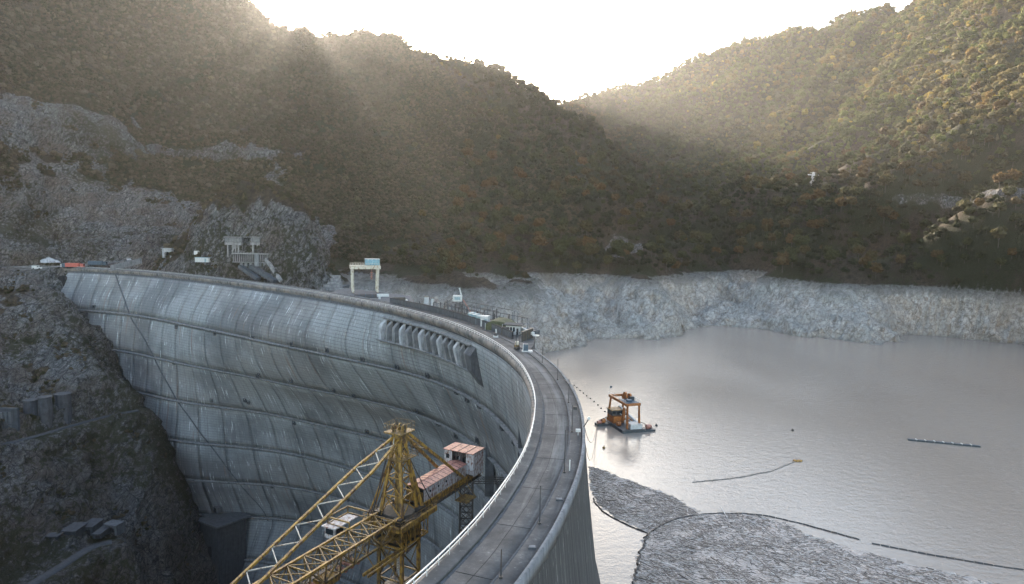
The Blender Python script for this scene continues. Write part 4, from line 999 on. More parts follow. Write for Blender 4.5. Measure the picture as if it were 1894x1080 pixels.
# ------------------------------------------------------------------ yard beside the crest
YZ = -0.05
yard_px = [(862,604),(880,598),(912,594),(948,598),(984,611),(990,621),(986,640),(975,652),(965,655),(935,640),(905,622)]
ypts = [PZ(u, v, YZ)[:2] for u, v in yard_px]
mb = MB(); mb.prism(ypts, -9.0, YZ)
yard = mb.build('yard_platform', mat_crest, label='flat concrete yard jutting into the lake beside the dam crest', cat='platform')
mbp = MB()
for (x, y) in ypts[2:8]:
    MB().box((x * 0.97 - 0.3, y * 0.97, -36), (3.2, 3.2, 54)).build('support_column', M['concrete_dark'], yard)
def W(u, v, z=0.0): return Vector(PZ(u, v, z))
# house
h0 = W(948, 619, YZ); e = thing('gatehouse', h0, 'small white house with a dark overhanging roof and three windows on the yard', 'house')
ax = Vector((0.97, -0.22, 0)); ay = Vector((0.22, 0.97, 0))
MB().box(h0 + Vector((0, 0, 1.5)) + ay * 2, (4.6, 3.8, 3.0), ax, ay).build('wall', M['white'], e)
MB().box(h0 + Vector((0, 0, 3.15)) + ay * 2, (6.4, 5.4, 0.3), ax, ay).build('roof', M['concrete_darkest'], e)
for k in (-1.5, -0.55, 0.4):
    w_ = MB().box(h0 + ax * k + Vector((0, 0, 1.75)) + ay * 0.08, (0.6, 0.1, 1.4), ax, ay).build('window', M['glass'], e)
MB().box(h0 + ax * 1.6 + Vector((0, 0, 1.1)) + ay * 0.08, (0.7, 0.1, 2.1), ax, ay).build('door', M['dark_steel'], e)
# olive tent
q = W(921, 612, YZ); e = thing('tarpaulin_shed', q, 'olive tarpaulin covered shed behind the white house on the yard', 'shed')
mb = MB(); n_ = 9; vs = []
for j, yy in enumerate(np.linspace(0, 9, 5)):
    for i in range(n_):
        a = math.pi * i / (n_ - 1); vs.append(tuple(q + ax * (-4.6 * math.cos(a)) + ay * yy + Vector((0, 0, 3.4 * math.sin(a)**0.7 * (1 + 0.08 * math.sin(3 * j + i))))))
fs = [(j*n_+i, j*n_+i+1, (j+1)*n_+i+1, (j+1)*n_+i) for j in range(4) for i in range(n_-1)] + [tuple(range(n_ - 1, -1, -1)), tuple(4 * n_ + i for i in range(n_))]
mb.add(vs, fs).build('cover', M['olive'], e)
for k in (-4.4, -1.5, 1.5, 4.4): MB().beam(q + ax * k - ay * 0.1, q + ax * k - ay * 0.1 + Vector((0, 0, 2.4)), 0.12).build('pole', M['rail'], e)
q = W(934, 620, YZ); e = thing('brown_kiosk', q, 'small brown kiosk leaning against the left side of the white house', 'kiosk')
MB().box(q + Vector((0, 1.2, 1.1)), (2.0, 2.0, 2.2), ax, ay).build('body', M['bark'], e); MB().box(q + Vector((0, 1.2, 2.3)), (2.4, 2.4, 0.15), ax, ay).build('roof', M['dark_steel'], e)
# teal containers and white one
for k, (u, v) in enumerate(((872, 597), (879, 600), (887, 603))):
    q = W(u, v - 2, YZ); e = thing('shipping_container', q, ('pale teal container, farthest of the row behind the parapet wall', 'pale teal container in the middle of the row behind the parapet wall', 'pale teal container beside the white one behind the parapet wall')[k], 'container', 'containers behind the parapet wall')
    MB().box(q + Vector((0, 2, 1.6)), (1.9, 4.5, 3.0), ax, ay).build('body', M['teal'], e)
    for j in range(4): MB().box(q + ax * (-0.7 + 0.46 * j) + Vector((0, -0.3, 1.6)), (0.08, 0.08, 2.8), ax, ay).build('rib', M['white'], e)
q = W(897, 605, YZ); e = thing('white_container', q, 'white upright container at the near end of the teal row', 'container')
MB().box(q + Vector((0, 1.5, 1.9)), (2.6, 3.0, 3.8), ax, ay).build('body', M['white'], e); MB().box(q + Vector((0.2, -0.05, 1.5)), (0.9, 0.1, 2.6), ax, ay).build('door', M['teal'], e)
# conveyor / pipe across to the rock
a_, b_ = W(944, 598, 1.5), W(986, 617, 1.5)
e = thing('pipe_gantry', a_, 'long pale pipe bridge running behind the white house to the rock shore', 'pipe bridge')
MB().beam(a_, b_, 1.1, 0.8).build('pipe_casing', M['white'], e); MB().beam(b_ - Vector((0, 0, 0.5)), b_ + Vector((1.8, -0.6, -0.5)), 1.4, 0.3).build('end_plate', M['rail'], e)
for f_ in (0.1, 0.45, 0.95):
    q = a_ + (b_ - a_) * f_; MB().beam(q - Vector((0, 0, 1.6)), q, 0.3).build('trestle', M['dark_steel'], e)
# dark ribbed wall on the yard's lake side
q0, q1 = W(966, 635, YZ), W(985, 627, YZ)
e = thing('bulkhead', q0, 'dark brown timber bulkhead wall on the lake side of the yard', 'wall')
for k in range(9):
    q = q0 + (q1 - q0) * (k / 8); MB().box(q + Vector((0, 3.0, 1.4)), (0.55, 0.5, 3.0)).build('plank', M['bark'] if k % 2 else M['dark_steel'], e)
MB().beam(q0 + Vector((0, 3.2, 2.95)), q1 + Vector((0, 3.2, 2.95)), 0.5, 0.2).build('top_rail', M['dark_steel'], e)
# white machine, loader, blue pump box
q = W(917, 624, YZ); e = thing('winch_stand', q, 'white upright winch stand in the middle of the yard', 'winch')
MB().box(q + Vector((0, 0, 0.3)), (1.6, 1.1, 0.5)).build('base', M['white'], e); MB().tube([q + Vector((-0.5, 0, 1.0)), q + Vector((0.5, 0, 1.0))], 0.5, 10).build('drum', M['dark_steel'], e); MB().beam(q + Vector((0.2, 0, 0.5)), q + Vector((0.0, 0, 2.7)), 0.35).build('post', M['white'], e)
q = W(956, 645, 0.1); e = thing('small_loader', q, 'small yellowish loader parked between two poles at the edge of the yard', 'loader')
MB().box(q + Vector((0, 0.3, 0.8)), (1.3, 2.4, 0.8)).build('body', M['yellow_dark'], e); MB().box(q + Vector((0, 0.6, 1.6)), (1.1, 1.2, 0.9)).build('cab', M['cream'], e)
for sx_ in (-0.7, 0.7):
    for sy_ in (-0.5, 1.1):
        w_ = MB().tube([q + Vector((sx_ - 0.14, sy_, 0.4)), q + Vector((sx_ + 0.14, sy_, 0.4))], 0.4, 12).build('wheel', M['tyre'], e)
MB().box(q + Vector((0, -1.4, 0.45)), (1.5, 0.5, 0.5)).build('bucket', M['dark_steel'], e)
for (u, lb) in ((954.5, 'left one of the two thin poles beside the small loader'), (960, 'right one of the two thin poles beside the small loader')):
    q = W(u, 648, 0.1); e = thing('signal_pole', q, lb, 'pole', 'poles beside the loader'); MB().tube([q, q + Vector((0, 0, 5.2))], 0.09, 6).build('shaft', M['dark_steel'], e); MB().box(q + Vector((0, 0, 5.2)), (0.3, 0.3, 0.2)).build('cap', M['dark_steel'], e)
q = Vector(deck(crest_t(972, 653), 8.0, 0.1)); q = W(975, 650, 0.1); e = thing('pump_box', q, 'dark blue pump box on a white plinth at the corner of the yard', 'pump box')
MB().box(q + Vector((0, 0, 0.15)), (3.0, 2.2, 0.3)).build('plinth', M['white'], e); MB().box(q + Vector((-0.4, 0, 1.2)), (1.3, 1.3, 1.9)).build('cabinet', M['navy'], e); MB().box(q + Vector((-1.15, -0.1, 1.2)), (0.15, 1.1, 2.0)).build('door', M['white'], e)
# white cabin slewing crane behind the posts
q = PZ(853, 588, -3.0); q = Vector(q); k = q.y / F_PX
e = thing('cabin_crane', q, 'slim mast with a white cabin box and a brown strut behind the parapet wall', 'crane')
mb = MB()
for sx_ in (-0.6, 0.6):
    for sy_ in (-0.6, 0.6): mb.beam(q + Vector((sx_, sy_, -8)), q + Vector((sx_, sy_, 38 * k)), 0.16)
for j in range(9):
    z_ = -8 + j * 2.0; mb.beam(q + Vector((-0.6, -0.6, z_)), q + Vector((0.6, -0.6, z_ + 2)), 0.1); mb.beam(q + Vector((0.6, 0.6, z_)), q + Vector((-0.6, 0.6, z_ + 2)), 0.1)
mb.build('mast', M['dark_steel'], e)
MB().box(q + Vector((-7 * k, 0, 37 * k)), (17 * k, 2.4, 11 * k)).build('cabin', M['white'], e)
MB().box(q + Vector((-7 * k, -1.22, 37 * k)), (11 * k, 0.06, 5 * k)).build('window', M['teal'], e)
MB().beam(q + Vector((0, 0, 42 * k)), q + Vector((-4 * k, 0, 56 * k)), 0.5).build('stub_mast', M['white'], e)
MB().beam(q + Vector((2 * k, 0, 36 * k)), q + Vector((20 * k, 0, 8 * k)), 0.3).build('strut', M['roof_rust'], e)
MB().beam(q + Vector((-5 * k, 0, 44 * k)), q + Vector((-30 * k, 0, 27 * k)), 0.2).build('stay', M['dark_steel'], e)
# steel frame forest behind the parapet wall
fa, fb = Vector(PZ(752, 578, -2.0)), Vector(PZ(866, 606, -2.0))
base = (fa + fb) / 2
e = thing('steelwork', base, 'open forest of thin grey steel posts and beams standing behind the parapet wall', 'steel frame')
dirv = (fb - fa).normalized(); nrm = Vector((-dirv.y, dirv.x, 0)); Lf = (fb - fa).length
if nrm.y < 0: nrm = -nrm
pm = None
for r_ in range(4):
    for k in range(17):
        h_ = 3.6 + 2.4 * random.random() - r_ * 0.3
        if random.random() < 0.08: continue
        q = fa + dirv * (Lf * k / 16 + random.uniform(-0.5, 0.5)) + nrm * (6 + r_ * 7)
        MB().beam(q - Vector((0, 0, 3)), q + Vector((0, 0, h_ - r_ * 0.5)), 0.28).build('steel_post', M['concrete'] if k % 3 else M['dark_steel'], e)
    mb = MB(); a_ = fa + nrm * (6 + r_ * 7) + Vector((0, 0, 1.6)); mb.beam(a_, a_ + dirv * Lf, 0.22); mb.beam(a_ + Vector((0, 0, 2)), a_ + dirv * Lf * 0.8 + Vector((0, 0, 2)), 0.18); mb.build('tie_beam', M['dark_steel'], e)
MB().box(fa + dirv * Lf / 2 + nrm * 16 + Vector((0, 0, -4)), (Lf + 6, 30, 2.0), dirv, nrm).build('base_slab', M['concrete_dark'], e)
for (u, v, w_, lb) in ((786, 566, 8, 'white site hut among the steel posts'), (797, 569, 4, 'narrow pale locker beside the white site hut')):
    q = Vector(PZ(u, v, -2.5)); q.y += 6; k = q.y / F_PX; e = thing('site_hut', q, lb, 'hut', 'huts among the steel posts')
    MB().box(q + Vector((0, 0, 1.8)), (w_ * k, 2, 6.5 * k + 2)).build('body', M['white'], e); MB().box(q + Vector((0, 0, 2.9 + 3.25 * k)), (w_ * k + 0.4, 2.4, 0.2)).build('roof', M['dark_steel'], e)

# ------------------------------------------------------------------ the big yellow tower crane in the gorge
C0 = Vector(PZ(738, 950, -20.0))
cd = Vector((-0.455, -0.89, 0)).normalized(); ce = Vector((-cd.y, cd.x, 0))
def K(a, b, h): return C0 + cd * a + ce * b + Vector((0, 0, h))
crane = thing('tower_crane', K(0, 0, -3), 'huge weathered yellow tower crane in the gorge, lattice jib reaching forward', 'crane')
Y_, YD = M['yellow'], M['yellow_dark']
def kbeam(mb, p, q, w, h=None): mb.beam(K(*p), K(*q), w, h)
# tower
leg = 2.7
for i, (sa, sb) in enumerate(((1,1),(1,-1),(-1,1),(-1,-1))):
    mb = MB(); kbeam(mb, (sa*leg, sb*leg, -4), (sa*leg, sb*leg, -212), 0.62); mb.build('tower_leg', Y_ if sb > 0 else YD, crane)
mb = MB()
for j in range(34):
    z1 = -6 - j * 6.0; z2 = z1 - 6.0
    for (p, q) in (((1,1),(1,-1)),((1,-1),(-1,-1)),((-1,-1),(-1,1)),((-1,1),(1,1))):
        a_, b_ = (p, q) if j % 2 else (q, p)
        kbeam(mb, (p[0]*leg, p[1]*leg, z1), (q[0]*leg, q[1]*leg, z1), 0.26)
        kbeam(mb, (a_[0]*leg, a_[1]*leg, z1), (b_[0]*leg, b_[1]*leg, z2), 0.24)
        if j < 8: kbeam(mb, (b_[0]*leg, b_[1]*leg, z1 ), ((a_[0]+b_[0])/2*leg, (a_[1]+b_[1])/2*leg, z1 - 3), 0.14)
mb.build('tower_bracing', YD, crane)
mb = MB()
for j in range(6):
    kbeam(mb, (-0.6, -0.4, -8 - j*6), (-0.6, -0.4, -14 - j*6), 0.1); kbeam(mb, (0.0, -0.4, -8 - j*6), (0.0, -0.4, -14 - j*6), 0.1)
    for r_ in range(12): kbeam(mb, (-0.6, -0.4, -8 - j*6 - r_*0.5), (0.0, -0.4, -8 - j*6 - r_*0.5), 0.05)
mb.build('ladder', M['rail'], crane)
for z_ in (-14, -32):
    mb = MB(); mb.box(K(0, 0, z_), (5.2, 5.2, 0.12), cd, ce); mb.build('tower_landing', M['dark_steel'], crane)
# climbing collar below the slewing deck
mb = MB()
for z_ in (-1.2, -4.6):
    for (p, q) in (((4,3.6),(4,-3.6)),((4,-3.6),(-4.5,-3.6)),((-4.5,-3.6),(-4.5,3.6)),((-4.5,3.6),(4,3.6))): kbeam(mb, (*p, z_), (*q, z_), 0.5 if z_ > -2 else 0.32, 0.7 if z_ > -2 else 0.3)
for a_ in np.linspace(-4.5, 4, 7):
    for b_ in (-3.6, 3.6): kbeam(mb, (a_, b_, -1.2), (a_, b_, -4.6), 0.16); kbeam(mb, (a_, b_, -4.6), (min(4, a_ + 1.4), b_, -1.2), 0.1)
mb.build('collar_frame', Y_, crane)
mb = MB(); mb.box(K(-0.2, 0, -2.9), (6.4, 5.4, 3.2), cd, ce); mb.build('collar_housing', YD, crane)
mb = MB(); mb.box(K(-0.2, 0, -4.7), (8.6, 7.4, 0.12), cd, ce); mb.build('collar_floor', M['dark_steel'], crane)
# slewing deck and ring
mb = MB(); mb.tube([K(0, 0, -0.5), K(0, 0, 0.25)], 4.3, 24); mb.build('slewing_ring', M['dark_steel'], crane)
mb = MB(); mb.tube([K(0, 0, 0.25), K(0, 0, 0.75)], 3.1, 20); mb.build('turntable', M['bark'], crane)
mb = MB()
for (p, q) in (((5.4,4.2),(5.4,-4.2)),((5.4,-4.2),(-6.5,-4.2)),((-6.5,-4.2),(-6.5,4.2)),((-6.5,4.2),(5.4,4.2))): kbeam(mb, (*p, -0.35), (*q, -0.35), 0.55, 0.9)
mb.build('deck_girder', Y_, crane)
mb = MB(); mb.box(K(-0.5, 0, -0.62), (11.4, 8.0, 0.1), cd, ce); mb.build('deck_plate', M['dark_steel'], crane)
def railing(name, pts, h=1.1, mat=None, step=1.3, w=0.07):
    mb = MB()
    for p, q in zip(pts[:-1], pts[1:]):
        p = Vector(p); q = Vector(q); n = max(1, int((q - p).length / step))
        for zz_ in (h, h * 0.5): mb.beam(p + Vector((0, 0, zz_)), q + Vector((0, 0, zz_)), w)
        for i in range(n + 1): s_ = p + (q - p) * (i / n); mb.beam(s_, s_ + Vector((0, 0, h)), w)
    return mb.build(name, mat or Y_, crane)
railing('deck_railing', [K(5.4, 4.3, 0.1), K(5.4, -4.3, 0.1), K(-6.5, -4.3, 0.1)]); railing('deck_railing', [K(-6.5, 4.3, 0.1), K(5.4, 4.3, 0.1)], mat=YD)
for (a_, b_, s_) in ((2.6,-2.8,(1.6,1.1,1.2)),(-2.8,2.9,(2.2,1.2,1.0)),(3.8,2.6,(1.0,1.6,1.0)),(-3.4,-2.9,(1.8,1.1,1.3))): MB().box(K(a_, b_, s_[2]/2), s_, cd, ce).build('winch_box', M['dark_steel'], crane)
# pyramid head
top = 16.0
for i, (sa, sb) in enumerate(((1,1),(1,-1),(-1,1),(-1,-1))):
    mb = MB(); kbeam(mb, (sa*2.5, sb*2.5, 0.3), (sa*0.55, sb*0.55, top), 0.55); mb.build('head_leg', Y_, crane)
mb = MB(); kbeam(mb, (0.1, 0, 0.3), (0.1, 0, top), 1.0, 1.0); mb.build('head_column', YD, crane)
mb = MB(); kbeam(mb, (-3.6, 3.0, 0.3), (-0.3, 0.4, top - 0.5), 0.6); mb.build('back_leg', Y_, crane); mb = MB(); kbeam(mb, (-3.6, -3.0, 0.3), (-0.3, -0.4, top - 0.5), 0.6); mb.build('back_leg', YD, crane)
mb = MB()
def fr(h): return 2.5 + (0.55 - 2.5) * (h - 0.3) / (top - 0.3)
lv = [0.3, 4.2, 7.6, 10.6, 13.2, 15.4]
for h1, h2 in zip(lv[:-1], lv[1:]):
    r1, r2 = fr(h1), fr(h2)
    for j, (p, q) in enumerate((((1,1),(1,-1)),((1,-1),(-1,-1)),((-1,-1),(-1,1)),((-1,1),(1,1)))):
        kbeam(mb, (p[0]*r2, p[1]*r2, h2), (q[0]*r2, q[1]*r2, h2), 0.2); kbeam(mb, (p[0]*r1, p[1]*r1, h1), (q[0]*r2, q[1]*r2, h2), 0.2)
        if j % 2: kbeam(mb, (q[0]*r1, q[1]*r1, h1), (p[0]*r2, p[1]*r2, h2), 0.14)
mb.build('head_bracing', Y_, crane)
mb = MB(); mb.box(K(-0.2, 0.2, 11.2), (4.6, 4.2, 0.16), cd, ce); mb.build('middle_gallery', YD, crane)
railing('gallery_railing', [K(2.2, 2.3, 11.2), K(2.2, -1.9, 11.2), K(-2.5, -1.9, 11.2), K(-2.5, 2.3, 11.2), K(2.2, 2.3, 11.2)], 0.9, YD)
mb = MB(); mb.box(K(0, 0, top + 0.25), (4.3, 4.1, 0.3), cd, ce); mb.box(K(0, 0, top - 0.5), (1.8, 1.8, 1.2), cd, ce); mb.build('head_platform', YD, crane)
railing('head_railing', [K(2.1, 2.0, top + .4), K(2.1, -2.0, top + .4), K(-2.1, -2.0, top + .4), K(-2.1, 2.0, top + .4), K(2.1, 2.0, top + .4)], 1.6, YD, 0.7, 0.05)
for (a_, b_) in ((0.7, -0.7), (-0.1, 0.1), (0.2, 1.2)):
    mb = MB(); mb.tube([K(a_, b_ - 0.12, top + 1.1), K(a_, b_ + 0.12, top + 1.1)], 0.75, 12); mb.build('sheave', YD, crane)
    mb = MB(); kbeam(mb, (a_, b_ + .2, top + .3), (a_, b_ + .2, top + 1.7), 0.3); mb.build('sheave_cheek', M['dark_steel'], crane)
# stiff lattice tie from the head down to the jib
def tie(x): return 15.4 - 0.325 * x
mb1, mb2, mb3 = MB(), MB(), MB()
def wid(x): return 0.75 + 1.15 * min(1, x / 10.0)
xs_ = list(np.arange(0.5, 50, 4.9))
for a_, b_ in zip(xs_[:-1], xs_[1:]):
    kbeam(mb1, (a_, wid(a_), tie(a_)), (b_ + .05, wid(b_), tie(b_)), 0.42); kbeam(mb2, (a_, -wid(a_), tie(a_)), (b_ + .05, -wid(b_), tie(b_)), 0.42)
    kbeam(mb3, (a_, -wid(a_), tie(a_)), ((a_+b_)/2, wid(a_), tie((a_+b_)/2)), 0.15); kbeam(mb3, ((a_+b_)/2, wid(a_), tie((a_+b_)/2)), (b_, -wid(b_), tie(b_)), 0.15)
mb1.build('tie_chord', Y_, crane); mb2.build('tie_chord', Y_, crane); mb3.build('tie_lacing', M['cream'], crane)
# jib
jx = list(np.arange(4.6, 49, 3.6)); hw, ht, hb_ = 2.5, 0.9, -2.6
for sb in (-1, 1):
    mb = MB(); kbeam(mb, (3.0, sb*hw, ht), (49, sb*hw, ht), 0.40); mb.build('jib_top_chord', Y_, crane)
    mb = MB(); kbeam(mb, (3.0, sb*hw*0.8, hb_), (49, sb*hw*0.8, hb_), 0.36); mb.build('jib_bottom_chord', YD, crane)
mb = MB()
for i, (a_, b_) in enumerate(zip(jx[:-1], jx[1:])):
    for sb in (-1, 1):
        kbeam(mb, (a_, sb*hw, ht), (a_, sb*hw*.8, hb_), 0.2); kbeam(mb, (a_, sb*hw*.8, hb_) if i % 2 else (a_, sb*hw, ht), (b_, sb*hw, ht) if i % 2 else (b_, sb*hw*.8, hb_), 0.22)
        kbeam(mb, ((a_+b_)/2, sb*hw, ht), ((a_+b_)/2, sb*hw*.9, (ht+hb_)/2), 0.1)
    kbeam(mb, (a_, -hw, ht), (a_, hw, ht), 0.2); kbeam(mb, (a_, -hw, ht), (b_, hw, ht), 0.16); kbeam(mb, (a_, hw, ht), (b_, -hw, ht), 0.16)
    kbeam(mb, (a_, -hw*.8, hb_), (a_, hw*.8, hb_), 0.2); kbeam(mb, (a_, -hw*.8, hb_), (b_, hw*.8, hb_), 0.16); kbeam(mb, (a_, -hw, ht), (a_, hw*.8, hb_), 0.12)
mb.build('jib_lacing', YD, crane)
mb = MB()
for i, a_ in enumerate(jx[:-1]): kbeam(mb, (a_, -0.2, ht), (a_, 0.9, hb_), 0.13); kbeam(mb, (a_, 0.9, hb_), (a_ + 1.8, -0.4, ht), 0.09)
mb.build('jib_inner_lacing', M['cream'], crane)
mb = MB(); mb.box(K(26, -0.6, hb_ + 0.2), (44, 0.7, 0.08), cd, ce); mb.build('jib_walkway', M['dark_steel'], crane)
# trolley gear slung under the jib
mb = MB()
for b_ in (3.6, 4.6): kbeam(mb, (3.5, b_, -4.4), (15, b_, -4.4), 0.3, 0.5)
for a_ in (4, 8, 12): kbeam(mb, (a_, 3.6, -4.4), (a_, 4.6, -4.4), 0.2); kbeam(mb, (a_, 3.6, -4.4), (a_, 2.0, hb_), 0.14)
mb.build('trolley_rail', Y_, crane)
mb = MB()
for k in range(12): mb.tube([K(13 + 1.6*k, -1.3 + .2*(k % 3), hb_ - 0.9), K(13.4 + 1.6*k, 1.3, hb_ - 0.9)], 0.34, 8)
mb.build('hose_drum', M['roof_rust'], crane)
for a_ in (20, 30):
    mb = MB(); mb.box(K(a_, 0, hb_ - 1.0), (3.0, 3.2, 0.9), cd, ce); mb.build('trolley', Y_, crane)
# ropes from the head
for (p, q) in (((-1.0, 0.6, 16.4), (2.6, -3.6, 0.5)), ((0.6, -0.8, 16.4), (3.6, -3.9, 0.5)), ((0.8, -0.9, 15.8), (4.4, -3.0, 0.5)), ((0.5, 0.5, 15), (-5.8, 3.9, 0.6))):
    mb = MB(); kbeam(mb, p, q, 0.15); mb.build('rope', M['dark_steel'], crane)
for (p, q) in (((1.4, -1.2, 11), (4.6, -4.0, 0)), ((0.6, -1.6, 11), (3.0, -4.1, 0))):
    mb = MB(); kbeam(mb, p, q, 0.22); mb.build('strut', Y_, crane)
# driver's cabin and its frame on the left side of the jib root
mb = MB()
for (p, q) in (((5.6,-7.8),(11,-7.8)),((11,-7.8),(11,-2.8)),((5.6,-7.8),(5.6,-2.8))):
    kbeam(mb, (*p, 1.9), (*q, 1.9), 0.26); kbeam(mb, (*p, 0.7), (*q, 0.7), 0.18)
for p in ((5.6,-7.8),(11,-7.8),(11,-2.8),(5.6,-2.8)): kbeam(mb, (*p, 0.0), (*p, 1.9), 0.2)
mb.build('cabin_frame', YD, crane)
mb = MB(); mb.box(K(10.6, -6.6, -0.6), (2.6, 2.4, 2.0), cd, ce); cabn = mb.build('driver_cabin', M['white_rust'], crane)
mb = MB(); mb.box(K(10.6, -6.6, 0.55), (3.3, 3.2, 0.22), cd, ce); mb.box(K(7.6, -6.0, 0.75), (2.6, 2.4, 0.2), cd, ce); mb.build('roof', M['white_rust'], cabn)
for bb, aa in ((-7.83, 10.6), (-5.37, 10.6)):
    mb = MB(); mb.box(K(aa, bb, -0.3), (1.9, 0.06, 1.0), cd, ce); mb.build('window', M['glass'], cabn)
mb = MB(); mb.box(K(11.93, -6.6, -0.3), (0.06, 1.8, 1.0), cd, ce); mb.build('window', M['glass'], cabn)
# counter jib with its ribbed yellow girders
for sb in (-1, 1):
    mb = MB(); kbeam(mb, (-4.5, sb*2.35, 0.15), (-27.0, sb*2.35, 0.15), 0.35, 1.35)
    for a_ in np.arange(-5.5, -27, -1.55): mb.box(K(a_, sb*2.58, 0.15), (0.12, 0.16, 1.3), cd, ce)
    mb.build('counter_jib_girder', Y_, crane)
mb = MB(); mb.box(K(-15.5, 0, 0.6), (22, 4.3, 0.12), cd, ce)
for a_ in np.arange(-6, -27, -2.4): kbeam(mb, (a_, -2.3, -0.2), (a_, 2.3, -0.2), 0.2)
mb.build('counter_jib_floor', M['dark_steel'], crane)
railing('catwalk_railing', [K(-5, 3.4, -0.2), K(-26.5, 3.4, -0.2)], 1.0, YD, 1.6)
mb = MB(); mb.box(K(-15.5, 3.0, -0.3), (21.5, 0.9, 0.08), cd, ce); mb.build('catwalk', M['dark_steel'], crane)
# machine house: wall panels, roof sheets
house = MB().box(K(-13.2, 0, 2.0), (16.2, 3.9, 2.7), cd, ce).build('machine_house', M['black'], crane)
for sb in (-1, 1):
    for k in range(11):
        a_ = -5.4 - k * 1.47 
        mb = MB(); mb.box(K(a_ - 0.7, sb*2.02, 2.0 + rng.normal()*.01), (1.40, 0.09, 2.75), cd, ce); mb.build('wall_panel', M['white_rust'], house)
for k in (1, 3, 5, 8):
    mb = MB(); mb.tube([K(-6.1 - k*1.47, 2.08, 2.3), K(-6.1 - k*1.47, 2.12, 2.3)], 0.27, 10); mb.build('porthole', M['black'], house)
mb = MB(); mb.box(K(-5.05, 0, 1.6), (0.1, 3.9, 2.3), cd, ce); mb.build('end_wall', Y_, house)
for sb in (-1, 1):
    for k in range(11):
        a_ = -5.1 - k * 1.5 - 0.7
        c_ = K(a_, sb*1.08, 3.72); n_ = (ce * sb * 0.22 + Vector((0, 0, 1))).normalized(); y_ = n_.cross(cd)
        mb = MB(); mb.box(c_, (1.40, 2.28, 0.07), cd, y_, n_); mb.build('roof_sheet', M['roof_rust'], house)
        mb = MB(); mb.box(K(a_ - 0.75, sb*1.08, 3.74), (0.1, 2.3, 0.12), cd, y_, n_); mb.build('roof_seam', M['dark_steel'], house)
mb = MB(); kbeam(mb, (-4.9, 0, 4.0), (-21.6, 0, 4.0), 0.16); mb.build('ridge_rail', M['roof_rust'], house)
# tall cabin at the back end
rc = MB().box(K(-24.0, 0, 3.2), (4.2, 0.1, 4.6), cd, ce).build('rear_cabin', M['white_rust'], crane)
for (c_, s_) in (((-26.1, 0, 3.2), (0.1, 7.4, 5.0)), ((-23.9, -3.7, 3.6), (4.3, 0.1, 4.2)), ((-23.9, 3.7, 3.2), (4.3, 0.1, 5.0)), ((-21.8, -2.75, 3.9), (0.1, 1.9, 3.6)), ((-21.8, 2.75, 3.4), (0.1, 1.9, 4.6))):
    n_ = 5 if s_[0] < 1 and s_[1] > 5 else (3 if s_[1] < 1 else 2)
    for k in range(n_):
        L_ = s_[1] if s_[0] < 1 else s_[0]; off = (k + .5) / n_ * L_ - L_ / 2
        cc = (c_[0], c_[1] + off, c_[2]) if s_[0] < 1 else (c_[0] + off, c_[1], c_[2])
        ss = (s_[0], L_/n_ - .04, s_[2]) if s_[0] < 1 else (L_/n_ - .04, s_[1], s_[2])
        mb = MB(); mb.box(K(*cc), ss, cd, ce); mb.build('wall_panel', M['white_rust'], rc)
for k in range(4):
    mb = MB(); mb.box(K(-23.9, -2.95 + k*1.97, 5.95), (5.2, 1.92, 0.12), cd, ce, Vector((0, 0, 1))); mb.build('roof_sheet', M['roof_rust'], rc)
    mb = MB(); mb.box(K(-23.9, -1.96 + k*1.97, 6.05), (5.2, 0.1, 0.1), cd, ce); mb.build('roof_seam', M['dark_steel'], rc)
mb = MB(); mb.box(K(-24, 0, 0.9), (4, 6.8, 0.2), cd, ce); mb.box(K(-24.5, 0.2, 2.6), (2.6, 3.4, 2.6), cd, ce); mb.build('ballast_block', M['dark_steel'], rc)
mb = MB(); mb.box(K(-21.73, -2.9, 4.4), (0.06, 0.8, 1.0), cd, ce); mb.build('window', M['glass'], rc)
# back stays and the hanging platform
for sb in (-1, 1):
    mb = MB(); kbeam(mb, (-0.5, sb*0.6, 16.6), (-19.5, sb*2.6, 1.2), 0.5); mb.build('back_stay', Y_, crane)
    mb = MB()
    for k in range(4): a_ = -1 - k*1.8; z_ = 16.2 + 0.81*a_; kbeam(mb, (a_, sb*0.7, z_), (a_ - 0.9, sb*0.7, z_ - 1.9), 0.12)
    mb.build('stay_bracket', YD, crane)
mb = MB(); kbeam(mb, (-7.5, -1.6, 10.8), (-7.5, 1.6, 10.8), 0.16); kbeam(mb, (-4, -1.2, 13.6), (-4, 1.2, 13.6), 0.16); kbeam(mb, (-4, -1.2, 13.6), (-7.5, 1.6, 10.8), 0.12); mb.build('stay_spreader', YD, crane)
mb = MB(); mb.box(K(-17.5, 4.4, -2.4), (4.0, 3.0, 0.2), cd, ce)
for (a_, b_) in ((-15.6, 3.0), (-15.6, 5.8), (-19.4, 3.0), (-19.4, 5.8)): kbeam(mb, (a_, b_, -2.4), (a_, min(b_, 3.4), 0.0), 0.12)
mb.build('hanging_platform', YD, crane)

